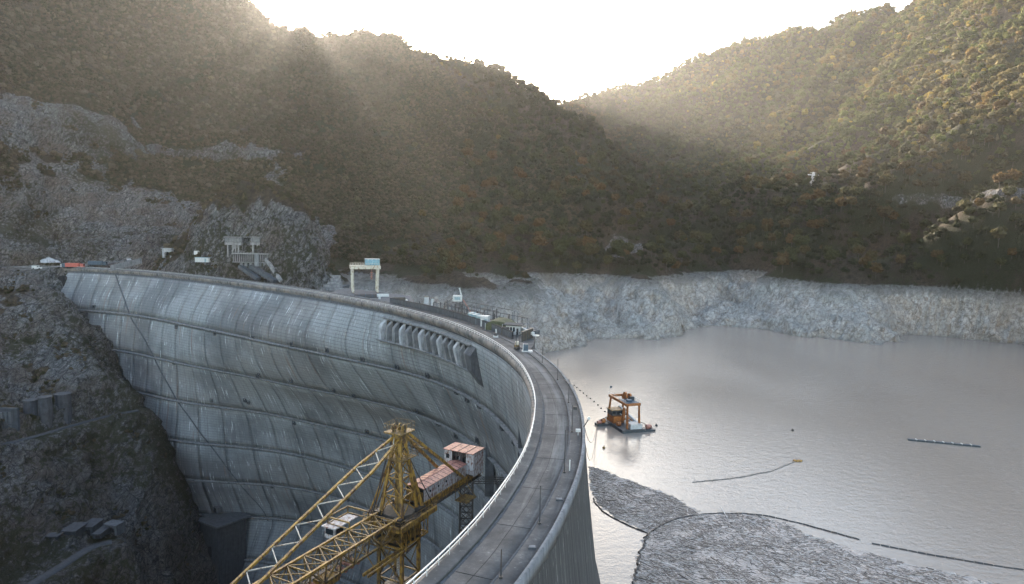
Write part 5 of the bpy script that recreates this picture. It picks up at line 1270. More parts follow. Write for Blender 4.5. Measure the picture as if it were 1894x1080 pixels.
# ------------------------------------------------------------------ dark lattice hoist tower tied to the wall
q = Vector(PZ(863, 885, -50)); q.z = 0; e = thing('hoist_tower', (q.x, q.y, -212), 'dark lattice hoist tower beside the dam wall, tied to it by two horizontal trusses', 'lattice tower')
hw_ = 2.1; mb = MB()
for sx_ in (-1, 1):
    for sy_ in (-1, 1):
        MB().beam((q.x + sx_*hw_, q.y + sy_*hw_, -212), (q.x + sx_*hw_, q.y + sy_*hw_, -43), 0.34).build('corner_post', M['dark_steel'], e)
for j in range(40):
    z1 = -212 + j*4.2; z2 = z1 + 4.2
    for (p, r_) in (((1,1),(1,-1)),((1,-1),(-1,-1)),((-1,-1),(-1,1)),((-1,1),(1,1))):
        P1 = (q.x + p[0]*hw_, q.y + p[1]*hw_); P2 = (q.x + r_[0]*hw_, q.y + r_[1]*hw_)
        mb.beam((*P1, z1), (*P2, z1), 0.22); mb.beam((*P1, z1), (*P2, z2), 0.2); mb.beam((*P2, z1), (*P1, z2), 0.2)
        mb.beam((P1[0], P1[1], z1 + 2.1), (P2[0], P2[1], z1 + 2.1), 0.12)
mb.build('bracing', M['dark_steel'], e)
mb = MB()
for j in range(40): z1 = -212 + j*4.2; mb.beam((q.x - 1.2, q.y - 1.4, z1), (q.x + 1.2, q.y - 1.4, z1 + 4.2) , 0.5, 0.12)
mb.build('stair_flight', M['dark_steel'], e)
for z_ in (-50.5, -66.0, -96.0):
    f0 = Vector((q.x + 2, q.y, z_)); x1 = q.x + (15.5 if z_ > -60 else 20)
    mb = MB()
    for dy_ in (-0.9, 0.9):
        for dz_ in (-0.8, 0.8): mb.beam((q.x + 2, q.y + dy_, z_ + dz_), (x1, q.y + dy_, z_ + dz_), 0.2)
        for k in range(7):
            xa = q.x + 2 + (x1 - q.x - 2)*k/7; xb = q.x + 2 + (x1 - q.x - 2)*(k+1)/7
            mb.beam((xa, q.y + dy_, z_ - .8), (xb, q.y + dy_, z_ + .8), 0.13); mb.beam((xa, q.y + dy_, z_ - .8), (xa, q.y + dy_, z_ + .8), 0.13)
    mb.build('tie_truss', M['dark_steel'], e)

# ------------------------------------------------------------------ gantry crane on the upstream side
g0 = Vector(PZ(675, 540, -0.3)); e = thing('gantry_crane', g0, 'cream four-legged gantry crane with a pale blue cabin on top behind the dam crest', 'gantry crane')
gx_ = Vector((0.96, 0.28, 0)); gy_ = Vector((-0.28, 0.96, 0)); gh = 13.0
def G(a, b, h): return g0 + gx_*a + gy_*b + Vector((0, 0, h))
for sa in (-1, 1):
    for sb in (-1, 1):
        b0 = G(sa*6.0, sb*3.2, 0.8); t0 = G(sa*6.3, sb*2.8, gh - 1.0)
        MB().beam(b0, t0, 0.95, 1.0).build('leg', M['cream'], e)
    mb = MB(); mb.beam(G(sa*6.0, -4.8, 0.7), G(sa*6.0, 4.8, 0.7), 0.9, 0.9); mb.build('end_carriage', M['cream'], e)
    for b_ in (-4.0, -2.6, 2.6, 4.0): MB().tube([G(sa*6.0 - .3, b_, 0.25), G(sa*6.0 + .3, b_, 0.25)], 0.45, 10).build('wheel', M['yellow_dark'], e)
for sb in (-1, 1): MB().beam(G(-7.4, sb*2.8, gh - 0.4), G(7.6, sb*2.8, gh - 0.4), 0.9, 1.6).build('bridge_girder', M['cream'], e)
for sa in (-1, 1): MB().beam(G(sa*6.3, -3.2, gh - 0.4), G(sa*6.3, 3.2, gh - 0.4), 0.9, 1.3).build('cross_girder', M['cream'], e)
MB().box(G(0, 0, gh + 0.5), (14.8, 6.4, 0.15), gx_, gy_).build('deck', M['cream'], e)
mb = MB()
for sb in (-1, 1):
    for k in range(12): mb.beam(G(-7.2 + k*1.3, sb*3.1, gh + .5), G(-7.2 + k*1.3, sb*3.1, gh + 1.6), 0.1)
    mb.beam(G(-7.3, sb*3.1, gh + 1.6), G(7.3, sb*3.1, gh + 1.6), 0.1)
mb.build('railing', M['cream'], e)
cb = MB().box(G(3.6, 0, gh + 2.2), (7.0, 4.4, 2.9), gx_, gy_).build('winch_cabin', M['blue_cab'], e)
MB().box(G(3.6, 0, gh + 3.75), (7.3, 4.8, 0.18), gx_, gy_).build('roof', M['white'], cb)
for k in range(3): MB().box(G(1.5 + 2.0*k, -2.24, gh + 2.4), (0.07, 0.06, 2.4), gx_, gy_).build('sheet_joint', M['white'], cb)
mb = MB()
for k in range(4): mb.box(G(3.4, 1.5, gh - 3.2 - 1.0*k), (1.2, 0.5, 0.45), gx_, gy_)
mb.beam(G(3.4, 1.5, gh - 1), G(3.4, 1.5, gh - 7), 0.15)
mb.build('hook_block', M['roof_rust'], e)
g1 = Vector(PZ(676, 549, -0.2)); e2 = thing('steel_barge_cover', g1, 'long dark rounded steel cover lying under the gantry crane', 'steel cover')
mb = MB(); mb.tube([g1 + gx_*a - Vector((0, 0, 0)) for a in (-5.2, -4.6, 0, 4.6, 5.2)], 1.5, 12); mb.build('shell', M['dark_steel'], e2)
for a_ in (-3, 0, 3): MB().tube([g1 + gx_*(a_-.1), g1 + gx_*(a_+.1)], 1.62, 12).build('band', M['navy'], e2)
# pier the gantry runs on, and what lies on it
pp = [PZ(600, 541, 0)[:2], PZ(640, 531, 0)[:2], PZ(760, 545, 0)[:2], PZ(770, 562, 0)[:2], PZ(745, 572, 0)[:2], PZ(690, 557, 0)[:2]]
pier = MB().prism(pp, -12, -0.5).build('gantry_pier', M['concrete_dark'], label='dark concrete pier carrying the cream gantry crane', cat='pier')
for (u, v, L_, mat_, lb, nm, ct) in ((708, 549, 6, 'rail', 'bundle of grey pipes just right of the gantry crane', 'pipe_stack', 'pipes'), (738, 556, 6, 'bark', 'brown timber stack at the right end of the gantry pier', 'timber_stack', 'timber')):
    q = Vector(PZ(u, v, -0.5)); e = thing(nm, q, lb, ct)
    for i in range(3):
        for j in range(3 - i): MB().tube([q + gx_*(-L_/2) + gy_*(j*0.5 + i*.25) + Vector((0, 0, .3 + i*.45)), q + gx_*(L_/2) + gy_*(j*0.5 + i*.25) + Vector((0, 0, .3 + i*.45))], 0.24, 6).build('pipe' if ct == 'pipes' else 'log', M[mat_], e)
for i, (u, v) in enumerate(((702, 553), (733, 563), (740, 562), (752, 560))):
    q = Vector(PZ(u, v, -0.5)); e = thing('white_tank', q, ('small white tank closest to the gantry crane legs', 'small white tank at the front edge of the pier', 'small white tank beside the timber stack', 'small white tank at the far right end of the pier')[i], 'tank', 'small tanks on the pier')
    MB().tube([q, q + Vector((0, 0, 1.3))], 0.55, 9).build('body', M['white'], e); MB().ball(q + Vector((0, 0, 1.3)), 0.52, 8, 4, 0.5).build('dome', M['rail'], e)

# ------------------------------------------------------------------ pale stepped blocks on the shore behind the crest
q0 = Vector(P(604, 537, site(604, 538)[1] - 4)); e = thing('stepped_block_wall', q0, 'pale stepped wall of stacked concrete blocks on the shore behind the crest', 'block wall')
k = q0.y / F_PX
for r_ in range(5):
    n_ = 9 - r_ * 1; x0_ = -38 + r_ * 5
    for i in range(n_):
        c_ = q0 + Vector(((x0_ + i * 8.2) * k, r_ * 2.0, (2.5 + r_ * 5.4) * k)) + Vector((rng.normal() * .1, rng.normal() * .2, 0))
        MB().box(c_, (7.7 * k, 3.2, 4.9 * k)).build('block', M['concrete_mid'], e)
MB().box(q0 + Vector((-4 * k, 9, -2)), (70 * k, 14, 9)).build('footing', M['concrete_dark'], e)

# ------------------------------------------------------------------ left abutment: road furniture, trucks, portals
def on(u, v, dz=0.0, y0=300):
    x, y, z = site(u, v, y0); return Vector((x, y, z + dz))
def vehicle(name, q, L_, H_, W_, hd, parts, label, cat):
    e = thing(name, q, label, cat); ax_ = Vector((math.cos(hd), math.sin(hd), 0)); ay_ = Vector((-ax_.y, ax_.x, 0))
    def B(nm, a, b, h, s_, m_): MB().box(q + ax_*a + ay_*b + Vector((0, 0, h)), s_, ax_, ay_).build(nm, m_, e)
    parts(B, q, ax_, ay_, e)
    for a in (-L_*0.36, -L_*0.22, L_*0.34) if L_ > 6 else (-L_*0.3, L_*0.3):
        for b in (-1, 1):
            c_ = q + ax_*a + ay_*(b*W_*0.42) + Vector((0, 0, .5)); MB().tube([c_ - ay_*.18, c_ + ay_*.18], 0.5, 10).build('wheel', M['tyre'], e)
    return e
def van(B, q, ax_, ay_, e):
    B('body', -0.4, 0, 1.35, (4.2, 2.1, 1.9), M['white']); B('bonnet', 2.2, 0, 0.95, (1.1, 2.0, 1.0), M['white']); B('windscreen', 1.78, 0, 1.8, (0.12, 1.8, 0.8), M['glass']); B('side_window', 0.9, -1.07, 1.8, (1.0, 0.05, 0.6), M['glass'])
q = Vector(PZ(68, 498, 0.3)); vehicle('white_van', q, 5.4, 2.3, 2.1, 0.35, van, 'small white van on the road at the far left end of the crest', 'van')
def truck(col):
    def f(B, q, ax_, ay_, e):
        B('chassis', 0, 0, 0.8, (11.5, 1.4, 0.35), M['dark_steel']); B('cargo_box', -1.4, 0, 2.2, (8.6, 2.5, 2.5), M[col]); B('cab', 4.7, 0, 1.9, (2.0, 2.4, 2.2), M[col]); B('windscreen', 5.72, 0, 2.3, (0.06, 2.1, 0.8), M['glass']); B('bumper', 5.85, 0, 0.7, (0.3, 2.4, 0.5), M['dark_steel'])
    return f
def tractor(B, q, ax_, ay_, e):
    B('chassis', 0, 0, 0.8, (5.5, 1.4, 0.35), M['dark_steel']); B('cab', 1.4, 0, 2.0, (2.2, 2.5, 2.6), M['navy']); B('side_panel', -0.1, 0, 1.9, (0.6, 2.5, 2.2), M['white']); B('windscreen', 2.52, 0, 2.5, (0.06, 2.1, 0.9), M['glass']); B('bumper', 2.7, 0, 0.7, (0.3, 2.5, 0.5), M['dark_steel'])
q = Vector(PL(115, 496, 514)); vehicle('tractor_truck', q, 5.8, 3.2, 2.5, 0.1, tractor, 'short dark truck cab parked left of the red truck', 'truck')
q = Vector(PL(139, 496, 514)); vehicle('box_truck', q, 11.6, 3.5, 2.5, 0.08, truck('red'), 'faded red box truck parked at the left end of the dam', 'truck')
q = Vector(PL(181, 492, 522)); vehicle('box_truck', q, 11.6, 3.5, 2.5, 0.08, truck('navy'), 'dark blue box truck parked right of the red truck', 'truck')
q = Vector(PL(88, 499, 512)); e = thing('street_pole', q, 'thin dark pole between the white van and the red truck', 'pole'); MB().tube([q, q + Vector((0, 0, 8))], 0.1, 6).build('shaft', M['dark_steel'], e); MB().beam(q + Vector((0, 0, 8)), q + Vector((1.3, 0, 8.1)), 0.1).build('arm', M['dark_steel'], e)
def heap(name, q, rx_, ry_, h_, mat_, label, cat, seed):
    g = np.random.default_rng(seed); mb = MB(); n_ = 22; m_ = 9; vs = []; fs = []
    for j in range(m_):
        for i in range(n_):
            a = 2*math.pi*i/n_; r_ = j/(m_-1); f = 1 + 0.18*g.normal()*r_
            vs.append(tuple(q + Vector((rx_*r_*math.cos(a)*f, ry_*r_*math.sin(a)*f, h_*(1-r_)**0.8*(1+.12*g.normal()) - (0.8 if j == m_-1 else 0)))))
    for j in range(m_-1):
        for i in range(n_): fs.append((j*n_+i, (j+1)*n_+i, (j+1)*n_+(i+1) % n_, j*n_+(i+1) % n_))
    return mb.add(vs, fs).build(name, mat_, label=label, cat=cat, kind='stuff')
heap('gravel_heap', Vector(PL(90, 483, 530)), 5.5, 4, 2.6, M['concrete_light'], 'pale gravel heap above the road left of the red truck', 'gravel', 3)
heap('rubble_heap', Vector(PL(225, 479, 552)), 8, 3.5, 2.0, M['concrete_light'], 'pale rubble heap beside the rising road', 'rubble', 4)
# tunnel portal
def portal(name, q, W_, H_, D_, yaw, mat_, label):
    e = thing(name, q, label, 'tunnel portal'); ax_ = Vector((math.cos(yaw), math.sin(yaw), 0)); ay_ = Vector((-ax_.y, ax_.x, 0))
    r_ = W_*0.30; arc = [(r_*math.cos(a), H_*0.42 + r_*0.9*math.sin(a)) for a in np.linspace(0, math.pi, 11)]
    inner = [(r_, 0)] + arc + [(-r_, 0)]; outer = [(W_/2, 0), (W_/2, H_*.5), (W_/2, H_)] + [(W_/2 - W_*i/8, H_) for i in range(1, 8)] + [(-W_/2, H_), (-W_/2, H_*.5), (-W_/2, 0)]
    n_ = len(inner); outer = outer[:n_] if len(outer) >= n_ else outer + [outer[-1]]*(n_-len(outer))
    vs = []
    for d_ in (0, D_):
        for P_ in (inner, outer): vs += [tuple(q + ax_*a + ay_*d_ + Vector((0, 0, b))) for a, b in P_]
    fs = []
    for i in range(n_-1):
        fs += [(i, i+1, n_+i+1, n_+i), (i+1, i, 2*n_+i, 2*n_+i+1), (n_+i, n_+i+1, 3*n_+i+1, 3*n_+i)]
    MB().add(vs, fs).build('surround', mat_, e)
    MB().box(q + ay_*(D_*.6) + Vector((0, 0, H_*.4)), (r_*2.1, 0.3, H_*.85), ax_, ay_).build('dark_opening', M['black'], e)
    MB().box(q + ay_*(D_*.4 - .2) + Vector((0, 0, H_ + .15)), (W_ + .8, D_ + .6, 0.35), ax_, ay_).build('coping', mat_, e)
q = Vector(P(309, 477, site(309, 477)[1] - 3)); portal('tunnel_portal', q, 6.2, 6.0, 5, 0.0, M['concrete_light'], 'small pale tunnel portal on the hillside road left of the intake towers')
# white container and small sign on the hillside road
q = Vector(P(375, 485, site(375, 486)[1] - 3)); e = thing('white_cabin', q, 'long white cabin beside the hillside road left of the intake towers', 'cabin')
ax_ = Vector((0.97, -0.1, 0)); MB().box(q + Vector((0, 0, 1.5)), (8.6, 2.6, 2.8)).build('body', M['white'], e); MB().box(q + Vector((0, 0, 3.0)), (9.0, 3.0, 0.2)).build('roof', M['teal'], e); MB().box(q + Vector((2.2, -1.33, 1.3)), (1.0, 0.05, 2.1)).build('door', M['teal'], e)
q = Vector(P(364, 476, site(364, 477)[1] - 2)); e = thing('road_sign', q, 'small grey signboard above the long white cabin', 'sign'); MB().beam(q - Vector((0, 0, 2)), q + Vector((0, 0, 3)), 0.15).build('post', M['dark_steel'], e); MB().box(q + Vector((0, -0.1, 3)), (3.4, 0.15, 2.4)).build('board', M['rail'], e)
# low retaining wall where the road climbs
q0, q1 = Vector(PL(205, 496, 500)), Vector(PL(262, 482, 520))
e = thing('retaining_wall', q0, 'low brown retaining wall climbing beside the road behind the crest', 'wall')
for k in range(12):
    a_ = q0 + (q1 - q0) * (k / 12); b_ = q0 + (q1 - q0) * ((k + 0.97) / 12)
    MB().beam(a_ + Vector((0, 0, 0.0)), b_ + Vector((0, 0, 0.0)), 0.6, 3.6).build('wall_panel', M['concrete'], e)
# intake towers
iy = site(458, 488)[1] - 2.0; k = iy / F_PX; i0 = Vector(PL(458, 486, iy)); e = thing('intake_towers', i0, 'twin concrete intake towers with platforms on tall columns above an arcaded gallery', 'intake tower')
def IX(u, v, dy=0.0): a = Vector(P(u, v, iy)); a.y += dy; return a
def slab(nm, u0, u1, v0, v1, dy0, dy1, m_, par=e):
    a = IX(u0, v0); b = IX(u1, v1); c_ = Vector(((a.x + b.x)/2, iy + (dy0 + dy1)/2, (a.z + b.z)/2)); return MB().box(c_, (abs(b.x - a.x), dy1 - dy0, abs(a.z - b.z))).build(nm, m_, par)
for (u0, u1) in ((415, 446), (463, 483)):
    slab('platform_beam', u0, u1, 448, 453.5, 0, 8, M['concrete_mid']); slab('upper_gallery', u0, u1, 440, 447.6, 0.6, 7.4, M['concrete']); slab('roof_slab', u0 - 1, u1 + 1, 437.5, 439.6, -0.5, 8.5, M['concrete_mid'])
slab('link_beam', 446, 463, 437.8, 439.2, 2, 6, M['concrete']); slab('link_deck', 446, 463, 448, 451, 3, 6, M['concrete_dark'])
for (u0, u1, v1, d0) in ((419,422,486,0.5),(428,436,488,1.0),(438,441,470,1),(465,468,470,1),(473.5,477,470,1),(419.5,421.5,486,5.5),(440,442,486,6)):
    slab('column', u0, u1, 453.3, v1, d0, d0 + 1.6, M['concrete_mid'])
gal = slab('gallery', 433, 500, 467, 470.5, -4, 8, M['concrete_mid']); slab('gallery_wall', 435, 498, 470.3, 484, -1.5, 8, M['black'])
for i in range(17):
    if i in (11, 12): continue
    u = 435 + i*3.85; slab('arcade_rib', u, u + 1.3, 470.3, 483, -3.5, -1.4, M['concrete_mid'])
slab('gallery_beam', 434, 499, 476.0, 477.4, -3.6, -3.0, M['concrete']); slab('gallery_sill', 434, 499, 483, 486, -4, 8, M['concrete'])
slab('stair_tower', 476.5, 484, 469, 492, -5, 7, M['concrete'])
for i in range(6): slab('footing_block', 447 + i*8.5, 452.5 + i*8.5, 486, 492, -3, 6, M['concrete'])
for (u0, v0, u1, v1, w_) in ((448, 492, 478, 516, 3.5), (470, 492, 512, 520, 6), (495, 478, 520, 520, 1.6)):
    a = IX(u0, v0, -3); b = Vector(P(u1, v1, iy - 10)); MB().beam(a, b, w_, 2.0).build('chute', M['concrete_dark'] if w_ > 2 else M['concrete_mid'], e)

# ------------------------------------------------------------------ gorge bank structures
# retaining panels and dark buttresses above the terrace
TZ = -73.0
q0 = Vector(PZ(-12, 816, TZ)); q1 = Vector(PZ(20, 812, TZ))
e = thing('panelled_wall', q0, 'pale panelled concrete wall at the left edge of the photo above the terrace', 'wall')
for i in range(5):
    for j in range(2):
        c_ = q0 + (q1 - q0) * (i / 4) + Vector((0, 3.0, 3.4 + j*6.6)); MB().box(c_, (2.0, 1.2, 6.2)).build('wall_panel', M['concrete_dark'], e)
MB().box((q0 + q1)/2 + Vector((0, 4.2, 7)), ((q1 - q0).length + 4, 1.6, 15.5)).build('backing', M['concrete_darkest'], e)
for i, (u, vt, vb, w_) in enumerate(((46, 743, 800, 24), (73, 737, 798, 24), (107, 731, 788, 27))):
    b_ = Vector(PZ(u, vb, TZ)); k = b_.y / F_PX; e = thing('buttress', b_, ('dark rounded buttress nearest the panelled wall', 'middle one of the three dark rounded buttresses', 'tallest dark ribbed buttress at the right of the three')[i], 'buttress', 'dark buttresses above the terrace')
    hh = (vb - vt) * k * 1.03; mb = MB(); n_ = 12; vs = []
    for j in range(7):
        f = j / 6; r_ = w_ * k * 0.5 * (0.82 + 0.22 * math.sin(f * 2.6)) if i < 2 else w_ * k * 0.5
        for a in range(n_): an = 2*math.pi*a/n_; vs.append(tuple(b_ + Vector((r_*math.cos(an), 5 + r_*math.sin(an), -1 + f*(hh + 1)))))
    fs = [(j*n_+a, j*n_+(a+1) % n_, (j+1)*n_+(a+1) % n_, (j+1)*n_+a) for j in range(6) for a in range(n_)] + [tuple(6*n_+a for a in range(n_))]
    mb.add(vs, fs).build('shaft', M['concrete_darkest'], e)
    for f in ((0.55, 0.7, 0.97) if i == 2 else (0.97,)):
        mb = MB(); r_ = w_*k*0.53; mb.tube([b_ + Vector((0, 5, f*hh)), b_ + Vector((0, 5, f*hh + 0.5))], r_, 12); mb.build('ring', M['concrete_darkest'], e)
mb = MB(); pts = [Vector(p_) + Vector((0, 0, 0.2)) for p_ in TERRACE]
tr = ribbon('terrace_track', TERRACE, 3.2, M['concrete_darkest'], 0.0)
# lower portal and sheds
q = Vector(PZ(194, 999, -113)); q.y += 5; portal('lower_tunnel_portal', q, 6.5, 5.0, 5, -0.25, M['concrete_dark'], 'pale arched tunnel portal where the lower gorge road enters the rock')
for i, (u, v, w_, h_, lb) in enumerate(((80, 1016, 26, 22, 'dark flat-roofed shed farthest left above the lower road'), (112, 1008, 30, 24, 'dark flat-roofed shed in the middle of the row above the lower road'), (146, 994, 26, 18, 'upper dark flat-roofed shed close to the lower tunnel'), (164, 1000, 18, 10, 'small dark shed directly beside the lower tunnel portal'))):
    b_ = Vector(PZ(u, v + 8, -112)); b_.y += 7; k = b_.y / F_PX; e = thing('gorge_shed', b_, lb, 'shed', 'sheds above the lower road')
    MB().box(b_ + Vector((0, 3, h_*k/2)), (w_*k*.85, 8, h_*k)).build('wall', M['concrete_darkest'], e); MB().box(b_ + Vector((0.3, 2.6, h_*k + .2)), (w_*k*.95, 9.4, 0.4)).build('roof', M['concrete_darkest'], e)
    MB().box(b_ + Vector((0.5, -1.05, h_*k*.35)), (2.0, 0.1, h_*k*.6)).build('door', M['black'], e)
q = Vector(PZ(232, 1004, -113)); e = thing('cable_post', q, 'thin dark post at the outer edge of the lower road by the tunnel', 'post'); MB().tube([q, q + Vector((0, 0, 9))], 0.12, 6).build('shaft', M['dark_steel'], e); MB().box(q + Vector((0, 0, .2)), (.8, .8, .5)).build('foot', M['concrete_darkest'], e)
# roofed valve house at the foot of the wall
t_, z_ = face_tz(440, 958); c_ = Vector(face(t_, z_, 9.0)); q_, N_ = crest(t_); n3 = Vector((N_[0], N_[1], 0)); t3 = Vector((-N_[1], N_[0], 0))
if t3.x < 0: t3 = -t3
e = thing('valve_house', c_, 'dark concrete valve house with a flat roof at the left foot of the dam', 'valve house')
b0 = Vector(P(412, 960, c_.y)); 
MB().box(b0 + Vector((0, 0, -22)), (20, 17, 44), t3, n3).build('wall', M['concrete_darkest'], e)
MB().box(b0 + Vector((0, 0, 0.6)), (25, 21, 1.0), (t3 + Vector((0, 0, 0.10))).normalized(), n3).build('roof', M['concrete_dark'], e)
MB().box(b0 + t3*2 + n3*8.6 + Vector((0, 0, -16)), (3, 0.3, 6)).build('door', M['black'], e)
e = thing('bank_hut', b0, 'small dark box hut standing on the ledge above the valve house', 'hut'); q = Vector(face(*face_tz(405, 941), 1.6)); e.location = q
MB().box(q, (4.2, 3.0, 3.2), t3, n3).build('wall', M['concrete_dark'], e); MB().box(q + n3*1.52, (2.2, 0.1, 2.2), t3, n3).build('opening', M['black'], e)

# ------------------------------------------------------------------ power pylon on the knoll
x, y, z = P(1503, 347, 712); z = ground_z(x, y); k = y / F_PX; q = Vector((x, y, z - 1)); e = thing('power_pylon', q, 'pale lattice power pylon with a white crossarm on the sunlit wooded knoll', 'pylon')
H_ = (CAM_H + ray(1503, 318)[1]*y) - z + 1; mb = MB()
for sx_ in (-1, 1):
    for sy_ in (-1, 1): mb.beam(q + Vector((sx_*2.6, sy_*2.6, 0)), q + Vector((sx_*.5, sy_*.5, H_)), 0.28)
for j in range(8):
    r1, r2 = 2.6 - 2.1*j/8, 2.6 - 2.1*(j+1)/8; z1, z2 = H_*j/8, H_*(j+1)/8
    for (p, r_) in (((1,1),(1,-1)),((1,-1),(-1,-1)),((-1,-1),(-1,1)),((-1,1),(1,1))):
        mb.beam(q + Vector((p[0]*r1, p[1]*r1, z1)), q + Vector((r_[0]*r2, r_[1]*r2, z2)), 0.16); mb.beam(q + Vector((p[0]*r1, p[1]*r1, z1)), q + Vector((r_[0]*r1, r_[1]*r1, z1)), 0.14)
mb.build('lattice_mast', M['rail'], e)
MB().beam(q + Vector((-5.5, 0, H_*0.80)), q + Vector((5.5, 0, H_*0.76)), 0.8, 0.9).build('crossarm', M['white'], e)
MB().beam(q + Vector((-3.0, 0, H_*0.93)), q + Vector((3.0, 0, H_*0.93)), 0.4).build('upper_crossarm', M['white'], e)

# ------------------------------------------------------------------ dredging platform on the lake
d0 = Vector(PZ(1153, 789, W_Z)); dl = Vector((0.30, -0.954, 0)).normalized(); dw = Vector((-dl.y, dl.x, 0))
def D(a, b, h): return d0 + dl*a + dw*b + Vector((0, 0, h))
e = thing('dredging_platform', d0, 'orange and white floating dredging platform with a four-legged gantry on the lake', 'dredger')
MB().box(D(3.2, 0.2, 0.25), (9.0, 8.6, 1.7), dl, dw).build('pontoon', M['hull'], e)
MB().box(D(-5, 0.0, 0.25), (7.0, 9.0, 1.6), dl, dw).build('pontoon', M['hull'], e)
MB().box(D(6.2, 4.8, 0.15), (3.2, 8.0, 1.1), dl, dw).build('side_float', M['hull'], e)
MB().box(D(-3.6, -6.6, 0.2), (2.6, 5.2, 1.2), dl, dw).build('side_float', M['hull'], e)
MB().box(D(5.4, 1.4, 1.9), (3.6, 4.4, 2.0), dl, dw).build('white_tank', M['white'], e)
MB().box(D(-3.4, -1.4, 2.2), (4.6, 4.2, 2.6), dl, dw).build('engine_house', M['orange'], e)
MB().box(D(-4.6, -0.4, 4.4), (4.2, 6.0, 1.8), dl, dw).build('wheelhouse', M['hull'], e); MB().box(D(-4.6, -0.4, 5.5), (4.6, 6.6, 0.2), dl, dw).build('roof', M['yellow_dark'], e)
for b_ in (-2.6, -1.0, 0.6, 2.2): MB().box(D(-2.44, b_, 4.5), (0.08, 1.1, 1.1), dl, dw).build('window', M['glass'], e)
gt = 10.0
LEGS = ((-6.2, -3.4, -5.6, -2.6), (-6.2, 2.9, -5.6, 2.2), (6.0, -1.6, 6.3, -1.9), (6.0, 3.2, 6.3, 2.6))
for i, (a_, b_, a2, b2) in enumerate(LEGS):
    mb = MB(); w_ = 0.42
    mb.beam(D(a_ - .45, b_, 0.9), D(a2 - .25, b2, gt), w_); mb.beam(D(a_ + .45, b_, 0.9), D(a2 + .25, b2, gt), w_)
    for j in range(6): f = j/6; mb.beam(D(a_ - .45*(1-f), b_ + (b2-b_)*f, 0.9 + (gt-.9)*f), D(a_ + .45*(1-f), b_ + (b2-b_)*(f+.12), 0.9 + (gt-.9)*(f + .14)), 0.22)
    mb.build('gantry_leg', M['orange'], e)
for b_ in (-2.6, 2.4): MB().beam(D(-7.0, b_, gt), D(7.2, b_, gt), 0.6, 0.9).build('gantry_beam', M['orange'], e)
for a_ in (-6.8, 1.2, 6.9): MB().beam(D(a_, -2.9, gt), D(a_, 2.8, gt), 0.6, 0.8).build('cross_beam', M['orange'], e)
MB().box(D(3.6, -0.1, gt + .5), (6.2, 5.0, 0.15), dl, dw).build('winch_deck', M['navy'], e)
for (a_, b_) in ((0.6, 0.0), (1.8, 1.2)): MB().tube([D(a_, b_ - .35, gt + 1.8), D(a_, b_ + .35, gt + 1.8)], 1.3 if a_ < 1 else 1.0, 12).build('sheave', M['orange'], e)
MB().box(D(2.6, 1.4, gt + 1.2), (1.8, 1.6, 1.4), dl, dw).build('winch', M['hull'], e); MB().box(D(4.8, -0.6, gt + .9), (1.4, 1.8, 0.8), dl, dw).build('winch', M['navy'], e)
mb = MB()
for b_ in (-2.9, 2.8):
    for a_ in np.arange(-7, 7.3, 1.2): mb.beam(D(a_, b_, gt + .4), D(a_, b_, gt + 1.5), 0.06)
    mb.beam(D(-7, b_, gt + 1.5), D(7.2, b_, gt + 1.5), 0.06)
mb.build('railing', M['rail'], e)
MB().beam(D(-6, 1.0, 6.0), D(7.2, 3.6, 1.6), 0.7, 0.7).build('suction_ladder', M['white'], e); MB().beam(D(-6, -1.8, 5.4), D(2.6, 2.2, 2.2), 0.3).build('hydraulic_ram', M['rail'], e)
for (a_, b_, h_, r_) in ((-2.2, 3.4, 1.9, .9), (0.6, 3.2, 2.0, .8), (6.4, 6.4, 1.5, .8), (5.4, 7.6, 1.2, .6), (-3.6, -6.4, 1.6, .8), (-3.2, -8.2, 1.3, .6), (1.8, -2.8, 1.8, .7)):
    MB().tube([D(a_, b_ - .7, h_), D(a_, b_ + .7, h_)], r_, 10).build('drum', M['orange'] if h_ > 1.5 else M['roof_rust'], e)
for (a_, b_) in ((-1.4, 3.6), (0.0, 3.0)): MB().box(D(a_, b_, 1.7), (1.1, .9, 1.4), dl, dw).build('pump', M['navy'], e)
MB().tube([D(-1.2, 0.6, 2.2), D(-1.2, 0.6, 6.6)], 0.8, 10, 0.4).build('funnel', M['orange'], e)
MB().beam(D(6.2, 3.2, 3.4), D(6.2, 8.0, 1.2), 0.24).build('davit', M['dark_steel'], e); MB().beam(D(-3.4, -4.5, 3.2), D(-3.6, -8.6, 1.6), 0.24).build('davit', M['dark_steel'], e)
q = D(-7.0, -2.6, gt + .4); MB().tube([q, q + Vector((0, 0, 3.2))], 0.05, 5).build('flagstaff', M['rail'], e); MB().add([q + Vector(v_) for v_ in ((0.05, 0, 2.3), (0.9, .1, 2.5), (0.95, .2, 3.1), (0.05, 0, 3.15), (0.05, .05, 2.3), (0.9, .15, 2.5), (0.95, .25, 3.1), (0.05, .05, 3.15))], [(0,1,2,3), (7,6,5,4), (0,4,5,1), (1,5,6,2), (2,6,7,3)]).build('flag', M['navy'], e)
# mooring cables to the dam
for k_, (u, v, u2, v2, lb) in enumerate(((1082, 772, 1110, 777, 'upper taut mooring cable between the dam and the dredging platform'), (1083, 778, 1112, 785, 'lower slack mooring cable between the dam and the dredging platform'))):
    a = Vector(PZ(u, v, -3.0 - 6*k_)); b = D(-3.6, -8.8, 0.8)
    a = Vector(deck(crest_t(1080, 778), 9.3, -1.0 - 1.5*k_)); pts = []
    for i in range(13): f = i/12; p_ = a.lerp(b, f); p_.z -= (5 + 4*k_)*4*f*(1-f); pts.append(p_)
    MB().tube(pts, 0.06, 5).build('mooring_cable', M['dark_steel'], label=lb, cat='cable')

